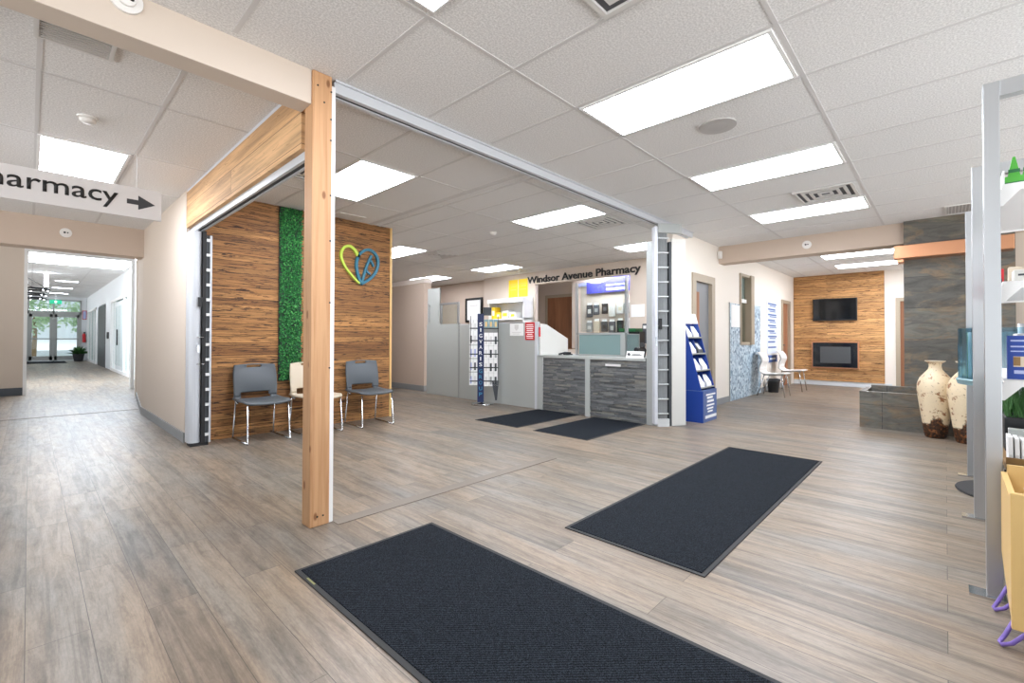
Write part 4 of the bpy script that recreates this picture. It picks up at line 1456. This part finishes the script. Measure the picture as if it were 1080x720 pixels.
build('header_card', MB().prism([(bx0, by1 - 0.10, 1.36), (bx1, by1 - 0.10, 1.36), (bx1 - 0.02, by1 - 0.07, 1.50), (bx0 + 0.01, by1 - 0.07, 1.50)], (0, 0.012, 0)), 'white', t)
pl_ = MB()
for (za, hh, xa, xb) in ((0.36, 0.022, 6.36, 6.70), (0.315, 0.03, 6.40, 6.60), (0.265, 0.03, 6.40, 6.64), (0.215, 0.022, 6.38, 6.66), (0.17, 0.022, 6.40, 6.62), (0.13, 0.022, 6.42, 6.60), (0.05, 0.04, 6.33, 6.74)):
    pl_.box(xa, xb, by0 - 0.0065, by0 - 0.004, za, za + hh)
build('print_lines', pl_, 'text_white', t)
build('base_seam', B(bx0 - 0.003, bx1, by0 - 0.003, by1, 0.425, 0.435), 'blue_light', t)
build('corner_clip', B(bx0 - 0.006, bx0, by1 - 0.04, by1 - 0.01, 0.36, 0.40), 'white', t)
for k in range(4):
    for s in range(2):
        z = 0.462 + k * 0.23
        yf = by0 + 0.04 + (by1 - 0.12 - by0) * (z - 0.43) / 0.93
        x = 6.385 + s * 0.25
        kind = 'seal' if (k == 2 and s == 1) else 'white'
        tt = thing('display_pack', '%s pack on the %s shelf of the blue display, %s side' % ('dark patterned' if kind == 'seal' else 'white sloped', ['lowest', 'second lowest', 'second highest', 'top'][k], ['left', 'right'][s]), 'product pack', (x, yf + 0.04, z), 0, 'packs on the blue display')
        build('pouch', MB().prism([(x - 0.085, yf, z), (x - 0.085, yf + 0.03, z), (x - 0.085, yf + 0.10, z + 0.17), (x - 0.085, yf + 0.085, z + 0.17), (x - 0.085, yf + 0.01, z + 0.06)], (0.17, 0, 0)), kind, tt)
        build('print_patch', MB().prism([(x - 0.05, yf + 0.008, z + 0.07), (x - 0.05, yf + 0.07, z + 0.15), (x - 0.05, yf + 0.073, z + 0.15), (x - 0.05, yf + 0.011, z + 0.07)], (0.09, 0, 0)), 'grille', tt)

# ================================================================== RIGHT WALL ITEMS
t = thing('pebble_panel', 'pale blue pebble patterned panel on the right wall around the narrow window', 'wall panel', (9.75, WY - 0.01, 0))
pm = MB().box(8.80, 9.36, WY - 0.014, WY - 0.001, 0.004, 1.80).box(10.13, 10.70, WY - 0.014, WY - 0.001, 0.004, 1.84).box(9.36, 10.13, WY - 0.014, WY - 0.001, 0.004, 1.02)
build('panel', pm, 'pebble', t)
build('edge_trim', B(8.785, 8.80, WY - 0.018, WY - 0.001, 0.004, 1.81), 'grey_metal', t)
tag(build('paper_notice', B(8.86, 9.34, WY - 0.021, WY - 0.016, 1.36, 1.78), 'white'), 'white paper sheet stuck to the pebble patterned panel beside the narrow window', 'paper')
t = thing('directory_sign', 'tall white directory with blue lines of print on the right wall', 'sign', (11.62, WY - 0.005, 0.58))
build('board', B(11.22, 12.02, WY - 0.012, WY - 0.001, 0.82, 2.02), mat('pale_blue_board', '#dbe3f0', 0.5), t)
pl_ = MB()
for k in range(9):
    z = 1.95 - k * 0.122
    pl_.box(11.28, random.uniform(11.75, 11.98), WY - 0.016, WY - 0.012, z - 0.032, z)
    if k < 7:
        pl_.box(11.40, random.uniform(11.75, 11.98), WY - 0.016, WY - 0.012, z - 0.068, z - 0.05)
build('print_lines', pl_, 'text_blue', t)
build('blue_plate', B(11.22, 12.02, WY - 0.014, WY - 0.001, 0.62, 0.78), 'text_blue', t)
build('plate_print', MB().box(11.40, 11.85, WY - 0.017, WY - 0.014, 0.68, 0.72), 'text_white', t)

# ================================================================== FIREPLACE ROOM
t = thing('television', 'flat black television on the rustic fireplace wall', 'television', (13.62, 1.98, 1.60))
build('bezel', B(13.60, 13.66, 1.53, 2.43, 1.60, 2.15), 'black', t, bevel=0.004)
build('screen', B(13.596, 13.60, 1.55, 2.41, 1.63, 2.13), 'screen', t)
build('wall_mount', B(13.655, 13.662, 1.7, 2.2, 1.7, 2.05), 'seal', t)
t = thing('electric_fireplace', 'wide black glass electric fireplace in a copper brown frame on the rustic wall', 'fireplace', (13.62, 1.98, 0.44))
f = MB().box(13.60, 13.66, 1.50, 2.46, 0.43, 0.455).box(13.60, 13.66, 1.50, 2.46, 1.06, 1.085).box(13.60, 13.66, 1.50, 1.525, 0.455, 1.06).box(13.60, 13.66, 2.435, 2.46, 0.455, 1.06)
build('frame', f, 'copper', t)
build('glass_front', B(13.615, 13.64, 1.525, 2.435, 0.455, 1.06), 'ember', t)
build('inner_window', B(13.611, 13.615, 1.66, 2.28, 0.56, 0.96), mat('firebox_back', '#4a4d50', 0.4), t)
t = thing('copper_mantel', 'beaten copper mantel shelf across the slate chimney', 'mantel', (8.1, 0.0, 2.2))
build('shelf', B(7.98, 8.21, -0.60, 0.50, 2.215, 2.39), 'copper', t, bevel=0.008)
build('bracket', B(8.02, 8.21, 0.40, 0.47, 2.17, 2.215), 'copper', t, bevel=0.006)
t = thing('slate_planter', 'low rectangular slate trough at the foot of the slate chimney', 'planter', (7.85, 0.2, 0))
pw = 0.06
build('front', B(7.46, 7.46 + pw, -0.62, 0.82, 0, 0.465), 'slate', t)
build('side', B(7.52, 8.19, 0.82 - pw, 0.82, 0, 0.465), 'slate_x', t)
build('side', B(7.52, 8.19, -0.62, -0.56, 0, 0.465), 'slate_x', t)
build('back', B(8.13, 8.19, -0.56, 0.76, 0, 0.50), 'slate', t)
build('soil_tray', B(7.52, 8.13, -0.56, 0.76, 0.0, 0.30), 'pot', t)


def vase(x, y, s, label):
    t = thing('floor_vase', label, 'vase', (x, y, 0), 0, 'weathered floor vases')
    prof = [(0.085, 0), (0.10, 0.015), (0.115, 0.12), (0.135, 0.28), (0.155, 0.43), (0.168, 0.56), (0.165, 0.64), (0.14, 0.71), (0.095, 0.77), (0.064, 0.81), (0.056, 0.85), (0.062, 0.885), (0.092, 0.905), (0.092, 0.912), (0.058, 0.90), (0.045, 0.86)]
    o = build('body', MB().lathe([(a * s, b * s) for a, b in prof], (x, y), 40), 'vase', t, smooth=True)
    o2 = MB().lathe([(0.089 * s, 0.903 * s), (0.094 * s, 0.907 * s), (0.094 * s, 0.914 * s), (0.086 * s, 0.914 * s)], (x, y), 40)
    build('rim', o2, 'beige_plastic', t, smooth=True)
    return t


vase(7.26, 0.09, 0.975, 'tall cream floor vase with rusty brown patches in front of the slate trough')
vase(7.10, -0.17, 0.98, 'tall speckled cream floor vase half hidden behind the leaflet stand')

# ================================================================== DIRECTION SIGN
SY = 5.0
t = thing('hanging_sign', 'pale hanging direction sign with a black arrow at upper left', 'sign', (0.1, SY, 2.15))
build('board', B(-0.50, 0.79, SY, SY + 0.03, 2.155, 2.41), 'sign_white', t, bevel=0.002)
text('lettering', 'Pharmacy', (-0.335, SY - 0.001, 2.25), (1, 0, 0), 0.13, 'text_black', t, width=0.835, extrude=0.003, offset=0.008)
ar = [(0.555, 2.265), (0.63, 2.265), (0.63, 2.225), (0.745, 2.283), (0.63, 2.345), (0.63, 2.305), (0.555, 2.305)]
build('arrow', MB().prism([(a, SY - 0.003, b) for a, b in ar], (0, 0.003, 0)), 'arrow', t)
for x in (-0.4, 0.62):
    build('cable', MB().tube([(x, SY + 0.015, 2.41), (x, SY + 0.015, C)], 0.0015, 6), 'alu', t)

# ================================================================== FAR HALL ITEMS
t = thing('exit_sign', 'green lit exit sign hanging above the far glazed doors', 'exit sign', (0.80, 29.5, 2.70))
build('panel', B(0.62, 1.02, 29.5, 29.56, 2.68, 2.86), 'exit', t)
build('running_figure', MB().box(0.78, 0.86, 29.494, 29.5, 2.72, 2.82), 'text_white', t)
build('stem', B(0.81, 0.83, 29.52, 29.54, 2.86, HC), 'white_paint', t)
t = thing('fire_extinguisher', 'fire extinguisher on the wall beside the far glazed doors', 'fire extinguisher', (1.90, 31.44, 0.85))
build('tank', MB().lathe([(0.06, 0), (0.065, 0.02), (0.065, 0.38), (0.03, 0.45)], (1.90, 31.42), 14, 0.9), 'red', t, smooth=True)
build('valve', B(1.88, 1.95, 31.38, 31.46, 1.35, 1.42), 'black', t)
t = thing('wall_notice', 'small red bordered notice beside the far glazed doors', 'notice', (1.90, 31.49, 2.1))
build('frame', B(1.83, 1.99, 31.48, 31.499, 2.05, 2.5), 'red', t)
build('sheet', B(1.85, 1.97, 31.475, 31.48, 2.08, 2.47), 'lilac', t)
t = thing('potted_plant', 'dark potted plant at the right of the far glazed doors', 'plant', (1.66, 30.6, 0))
build('pot', MB().lathe([(0.16, 0), (0.22, 0.35), (0.2, 0.35), (0.18, 0.3)], (1.66, 30.6), 18), 'pot', t)
lf = MB()
for k in range(170):
    a = random.uniform(0, 6.28)
    el = random.uniform(0.1, 1.3)
    l = random.uniform(0.25, 0.5)
    p0 = Vector((1.66, 30.6, 0.35))
    dr_ = Vector((math.cos(a) * math.cos(el), math.sin(a) * math.cos(el), math.sin(el)))
    tip = p0 + dr_ * l - Vector((0, 0, 0.05))
    sde = dr_.cross(Vector((0, 0, 1))).normalized() * 0.035
    mid = p0 + dr_ * l * 0.6
    lf.add([p0, mid + sde, tip, mid - sde], [(0, 1, 2, 3)])
build('foliage', lf, 'plant', t)
floor_mat(-0.6, 1.2, 28.6, 31.2, 'dark entrance mat inside the far glazed doors')
for k, (y, lb) in enumerate(((22.0, 'nearest dark ring pendant on the left of the far hall ceiling'), (25.0, 'middle dark ring pendant on the left of the far hall ceiling'), (28.0, 'farthest dark ring pendant on the left of the far hall ceiling'))):
    t = thing('ring_pendant', lb, 'pendant light', (-0.1, y, 2.5), 0, 'ring pendants')
    cz = 2.75 + k * 0.03
    build('ring', MB().tube([(-0.1 + 0.55 * math.cos(2 * math.pi * i / 28), y + 0.55 * math.sin(2 * math.pi * i / 28), cz) for i in range(28)], 0.03, 6, closed=True), 'black', t)
    build('suspension', MB().tube([(-0.1 + 0.55, y, cz), (-0.1, y, HC)], 0.008, 6).tube([(-0.1 - 0.55, y, cz), (-0.1, y, HC)], 0.008, 6), 'black', t)
    for i in range(6):
        a = 2 * math.pi * i / 6 + 0.3
        build('bulb', MB().lathe([(0.001, -0.03), (0.014, -0.02), (0.014, 0.0), (0.006, 0.02)], (-0.1 + 0.55 * math.cos(a), y + 0.55 * math.sin(a)), 8, cz - 0.03), 'lens_cool', t)
tag(build('tube_lamp', MB().lathe([(0.045, 0), (0.05, 0.02), (0.05, 0.42), (0.045, 0.44)], (0.35, 20.2), 14, HC - 0.44), 'lens_cool'), 'short glowing white tube lamp hanging from the far hall ceiling', 'pendant light')
t = thing('door_reader', 'small black reader on the right wall of the far hall', 'card reader', (1.99, 22.2, 1.2))
build('housing', B(1.95, 2.0, 22.1, 22.4, 1.10, 1.34), 'black', t, bevel=0.008)
build('keypad', B(1.945, 1.95, 22.16, 22.34, 1.15, 1.25), 'seal', t)
for k, (x, y, s, lb) in enumerate(((0.2, 41.0, 1.5, 'leafy tree outside the left far glazed door'), (2.6, 43.0, 1.4, 'leafy tree outside the right far glazed door'))):
    t = thing('tree', lb, 'tree', (x, y, -0.03), 0, 'trees outside the far doors')
    build('trunk', MB().tube([(x, y, -0.03), (x + 0.05, y, 1.4), (x, y, 2.4)], [0.13, 0.10, 0.06]), 'brown_board', t)
    lf = MB()
    for q in range(700):
        v = Vector((random.gauss(0, 1), random.gauss(0, 1), random.gauss(0, 1))).normalized() * random.uniform(0.4, 1) * s
        p = Vector((x, y, 2.6)) + Vector((v.x, v.y, v.z * 0.9))
        a = Vector((random.gauss(0, 1), random.gauss(0, 1), random.gauss(0, 1))).normalized() * 0.12
        b = a.cross(Vector((random.gauss(0, 1), random.gauss(0, 1), random.gauss(0, 1)))).normalized() * 0.08
        lf.add([p - a, p + b, p + a, p - b], [(0, 1, 2, 3)])
    build('crown', lf, 'tree', t)

# ================================================================== SHELVING ON THE RIGHT
def end_frame(x, top, label):
    t = thing('shelving_frame', label, 'shelving frame', (x, -0.5, 0), 0, 'metal shelving frames')
    w_ = 0.052
    build('post', B(x, x + 0.05, -0.125 - w_, -0.125, 0.012, top), 'alu', t, bevel=0.003)
    build('post', B(x, x + 0.05, -1.25, -1.25 + w_, 0.012, top), 'alu', t, bevel=0.003)
    build('top_bar', B(x, x + 0.05, -1.25 + w_, -0.125 - w_, top - 0.07, top), 'alu', t, bevel=0.003)
    build('foot_plate', B(x - 0.02, x + 0.07, -0.125 - w_ - 0.01, -0.07, 0.0, 0.012), 'chrome', t)
    build('foot_plate', B(x - 0.02, x + 0.07, -1.30, -1.19, 0.0, 0.012), 'chrome', t)
    return t


end_frame(2.90, 2.265, 'nearest tall brushed metal shelving frame at the right edge')
end_frame(4.12, 2.23, 'second tall brushed metal shelving frame behind the nearest one')
end_frame(5.36, 2.20, 'third tall brushed metal shelving frame, nearest the slate chimney')

SH = [(1.80, 'top'), (1.37, 'second'), (0.94, 'third')]
for bay, (xa, xb) in enumerate(((2.96, 4.11),)):
    for z, nm in SH:
        t = thing('shelf', '%s white metal shelf of the tall shelving at the right edge' % nm, 'shelf', ((xa + xb) / 2, -0.4, z), 0, 'white metal shelves')
        build('board', B(xa, xb, -0.62, -0.185, z, z + 0.02), 'white_paint', t)
        build('front_lip', B(xa, xb, -0.635, -0.62, z - 0.015, z + 0.035), 'white_paint', t)
        for x in (xa, xb - 0.008):
            build('bracket', MB().prism([(x, -0.18, z), (x, -0.18, z - 0.075), (x, -0.188, z - 0.075), (x, -0.24, z - 0.012), (x, -0.60, z - 0.005), (x, -0.60, z)], (0.008, 0, 0)), 'white_paint', t)
    t = thing('lower_bin_shelf', 'dark deep lower tray of the tall shelving at the right edge', 'shelf', ((xa + xb) / 2, -0.4, 0.55))
    build('tray', B(xa, xb, -0.62, -0.19, 0.56, 0.59), 'brown_board', t)
    build('back_rail', B(xa, xb, -0.64, -0.62, 0.56, 0.80), 'black', t)
    build('side_rail', B(xa, xa + 0.012, -0.62, -0.19, 0.56, 0.615), 'brown_board', t)
    build('bracket', MB().box(xa, xa + 0.02, -0.62, -0.185, 0.52, 0.56).box(xb - 0.02, xb, -0.62, -0.185, 0.52, 0.56), 'black', t)

# green packs on the top shelf
for k in range(5):
    y = -0.225 - k * 0.045
    t = thing('green_pouch', 'green pointed pack on the top shelf, %s from the near post' % nth[k], 'product pack', (3.03, y, 1.82), 0, 'green packs on the top shelf')
    build('pouch', MB().prism([(3.0, y - 0.02, 1.855), (3.0, y + 0.02, 1.855), (3.0, y + 0.004, 1.945), (3.0, y - 0.004, 1.945)], (0.05, 0, 0)), 'green_pack', t)
    build('band', MB().box(2.998, 3.0, y - 0.018, y + 0.018, 1.875, 1.89), 'dark_green', t)
t = thing('display_tray', 'green and white card tray under the green packs on the top shelf', 'tray', (3.03, -0.32, 1.82))
build('tray_box', B(2.985, 3.12, -0.46, -0.195, 1.8205, 1.856), 'green_pack', t)
build('white_end', B(2.98, 3.12, -0.195, -0.189, 1.8205, 1.885), 'white', t)
build('dark_band', B(2.982, 2.985, -0.46, -0.195, 1.8205, 1.83), 'dark_green', t)
items = [
    ('offwhite', 2.98, -0.22, 0.10, 0.05, 1.3905, 0.05, 'low white carton nearest the post on the second shelf'),
    ('white', 2.99, -0.27, 0.16, 0.10, 1.3905, 0.08, 'white box with a black mark on the second shelf'),
    ('red', 3.75, -0.20, 0.10, 0.04, 1.3905, 0.14, 'slim red pack at the far end of the second shelf'),
    ('beige_plastic', 3.50, -0.24, 0.06, 0.05, 1.3905, 0.12, 'small beige bottle shaped pack on the second shelf'),
    ('offwhite', 3.02, -0.23, 0.16, 0.09, 0.9605, 0.20, 'white carton standing behind the blue pack on the third shelf'),
    ('beige_plastic', 3.1, -0.215, 0.10, 0.05, 0.9605, 0.10, 'small beige pack nearest the post on the third shelf'),
    ('grey_panel', 3.12, -0.21, 0.05, 0.10, 0.5905, 0.13, 'tall pale carton standing in the dark lower tray'),
    ('grey_panel', 3.24, -0.265, 0.05, 0.06, 0.5905, 0.09, 'short pale carton standing in the dark lower tray'),
]
for (cm, x, y, dx, dy, z, hh, lb) in items:
    t = thing('carton', lb, 'box', (x + dx / 2, y - dy / 2, z), 0, 'cartons on the right shelving')
    build('box', B(x, x + dx, y - dy, y, z, z + hh), cm, t, bevel=0.003)
    build('label', B(x - 0.001, x, y - dy * 0.8, y - dy * 0.25, z + hh * 0.45, z + hh * 0.62), 'seal', t)
t = thing('blue_pack', 'large royal blue pack with white print on the third shelf', 'product pack', (2.97, -0.30, 0.96))
build('box', B(2.952, 2.975, -0.40, -0.196, 0.9605, 1.15), 'blue', t)
build('photo_panel', B(2.9505, 2.952, -0.40, -0.214, 1.015, 1.06), 'beige_plastic', t)
build('photo_mark', B(2.9498, 2.9505, -0.235, -0.214, 1.02, 1.058), 'brown_board', t)
build('print_lines', MB().box(2.9505, 2.952, -0.40, -0.206, 1.125, 1.132).box(2.9505, 2.952, -0.40, -0.206, 1.10, 1.106).box(2.9505, 2.952, -0.38, -0.206, 1.08, 1.085).box(2.9505, 2.952, -0.26, -0.216, 0.985, 1.0).box(2.9505, 2.952, -0.28, -0.266, 0.985, 1.005), 'lilac', t)
for k in range(7):
    y = -0.20 - k * 0.02
    t = thing('booklet', 'white booklet leaning in the dark lower tray, %s from the post' % nth[k], 'booklet', (2.99, y, 0.59), 0, 'white booklets in the lower tray')
    build('pages', MB().prism([(2.975, y - 0.014, 0.5905), (2.975, y, 0.5905), (3.06, y, 0.68), (3.06, y - 0.014, 0.68), ][:4], (0.02, 0, 0)) if False else MB().prism([(2.985 + k * 0.004, y, 0.5905), (3.10 + k * 0.004, y, 0.5905), (3.12 + k * 0.004, y, 0.70 - k * 0.004), (3.0 + k * 0.004, y, 0.70 - k * 0.004)], (0, -0.014, 0)), 'white', t)
    build('spine_band', B(2.984 + k * 0.004, 2.986 + k * 0.004, y - 0.012, y - 0.002, 0.60, 0.625), 'seal' if k in (3, 4) else 'grille', t)
# grassy tuft in a black trough seen under the third shelf
t = thing('grass_planter', 'tuft of artificial green grass in a black trough under the third shelf', 'planter', (3.45, -0.38, 0.6))
build('trough', B(3.25, 3.95, -0.58, -0.205, 0.595, 0.76), 'black', t, bevel=0.006)
lf = MB()
for k in range(1300):
    x, y = random.uniform(3.26, 3.94), random.uniform(-0.57, -0.21)
    l = random.uniform(0.08, 0.155)
    dx, dy = random.gauss(0, 0.02), random.gauss(0, 0.02)
    a = random.uniform(0, 6.28)
    wx, wy = 0.003 * math.cos(a), 0.003 * math.sin(a)
    lf.add([(x - wx, y - wy, 0.755), (x + wx, y + wy, 0.755), (x + dx, y + dy, 0.755 + l)], [(0, 1, 2)])
o = build('grass', lf, 'plant', t)
o['kind'] = 'stuff'

# leaflet spinner stand
sx, sy = 4.93, -0.41
t = thing('leaflet_stand', 'round leaflet stand with curved clear holder on a dark disc foot', 'leaflet stand', (sx, sy, 0))
build('foot', MB().lathe([(0.36, 0.0), (0.365, 0.008), (0.36, 0.016), (0.03, 0.03)], (sx, sy), 48), 'rubber', t)
build('pole', MB().lathe([(0.03, 0.02), (0.03, 1.25)], (sx, sy), 16), 'alu', t, smooth=True)
build('tray', MB().lathe([(0.03, 0.79), (0.345, 0.80), (0.355, 0.835), (0.345, 0.845), (0.03, 0.83)], (sx, sy), 48), 'teal_leaflet', t)
hb_ = MB()
for i in range(36):
    a0_, a1_ = math.radians(i * 10), math.radians((i + 1) * 10)
    hb_.add([(sx + 0.34 * math.cos(a0_), sy + 0.34 * math.sin(a0_), 0.845), (sx + 0.34 * math.cos(a1_), sy + 0.34 * math.sin(a1_), 0.845), (sx + 0.34 * math.cos(a1_), sy + 0.34 * math.sin(a1_), 1.22), (sx + 0.34 * math.cos(a0_), sy + 0.34 * math.sin(a0_), 1.22)], [(0, 1, 2, 3)])
build('clear_holder', hb_, 'acrylic', t, solid=0.004)
for i, (a, cm, lb) in enumerate(((84, 'lime', 'thin green leaflet at the left edge of the round stand'), (104, 'white', 'white leaflet at the left side of the round stand'), (128, 'teal_leaflet', 'teal patterned leaflet facing the way in on the round stand'), (156, 'teal_leaflet', 'teal leaflet at the right of the round stand'))):
    a_ = math.radians(a)
    c = Vector((sx + 0.29 * math.cos(a_), sy + 0.29 * math.sin(a_)))
    tg = Vector((-math.sin(a_), math.cos(a_)))
    wl_ = 0.03 if i < 2 else 0.06
    tag(build('leaflet', MB().wall(c - tg * wl_, c + tg * wl_, 0.006, 0.846, 1.19), cm), lb, 'leaflet', 'leaflets in the round stand')

# birch bin on purple wire legs
t = thing('birch_bin_stand', 'pale birch bin on purple hairpin legs at the right edge', 'display bin', (2.6, -0.4, 0))
zt, zb = 0.585, 0.10
fx = 2.42                                            # front face plane
back = 2.86
build('front_panel', B(fx, fx + 0.02, -0.62, -0.165, 0.10, zt), 'pine', t, bevel=0.004)
build('side_panel', MB().prism([(fx + 0.0205, -0.167, zt - 0.03), (back - 0.021, -0.167, zt - 0.01), (back - 0.021, -0.167, 0.24), (fx + 0.12, -0.167, 0.14), (fx + 0.0205, -0.167, 0.12)], (0, -0.018, 0)), 'pine', t)
build('back_panel', B(back - 0.02, back, -0.62, -0.185, 0.24, zt + 0.02), 'pine', t)
build('floor_board', B(fx + 0.02, back - 0.02, -0.62, -0.185, 0.14, 0.16), 'pine', t)
build('top_rail', B(fx + 0.021, fx + 0.05, -0.60, -0.19, zt - 0.035, zt - 0.014), 'pine', t)
for (x, y) in ((2.50, -0.19), (2.80, -0.19), (2.50, -0.58), (2.80, -0.58)):
    build('leg', MB().tube([(x + 0.05, y - 0.02, 0.16), (x + 0.01, y + 0.035, 0.035), (x - 0.004, y + 0.05, 0.009), (x - 0.02, y + 0.045, 0.008), (x - 0.035, y + 0.02, 0.03), (x - 0.02, y - 0.07, 0.15)], 0.007), 'purple_wire', t, smooth=True)
tag(build('paper_sheet', B(2.45, 2.58, -0.50, -0.21, 0.573, 0.575), 'white'), 'white paper lying on top of the birch bin', 'paper')
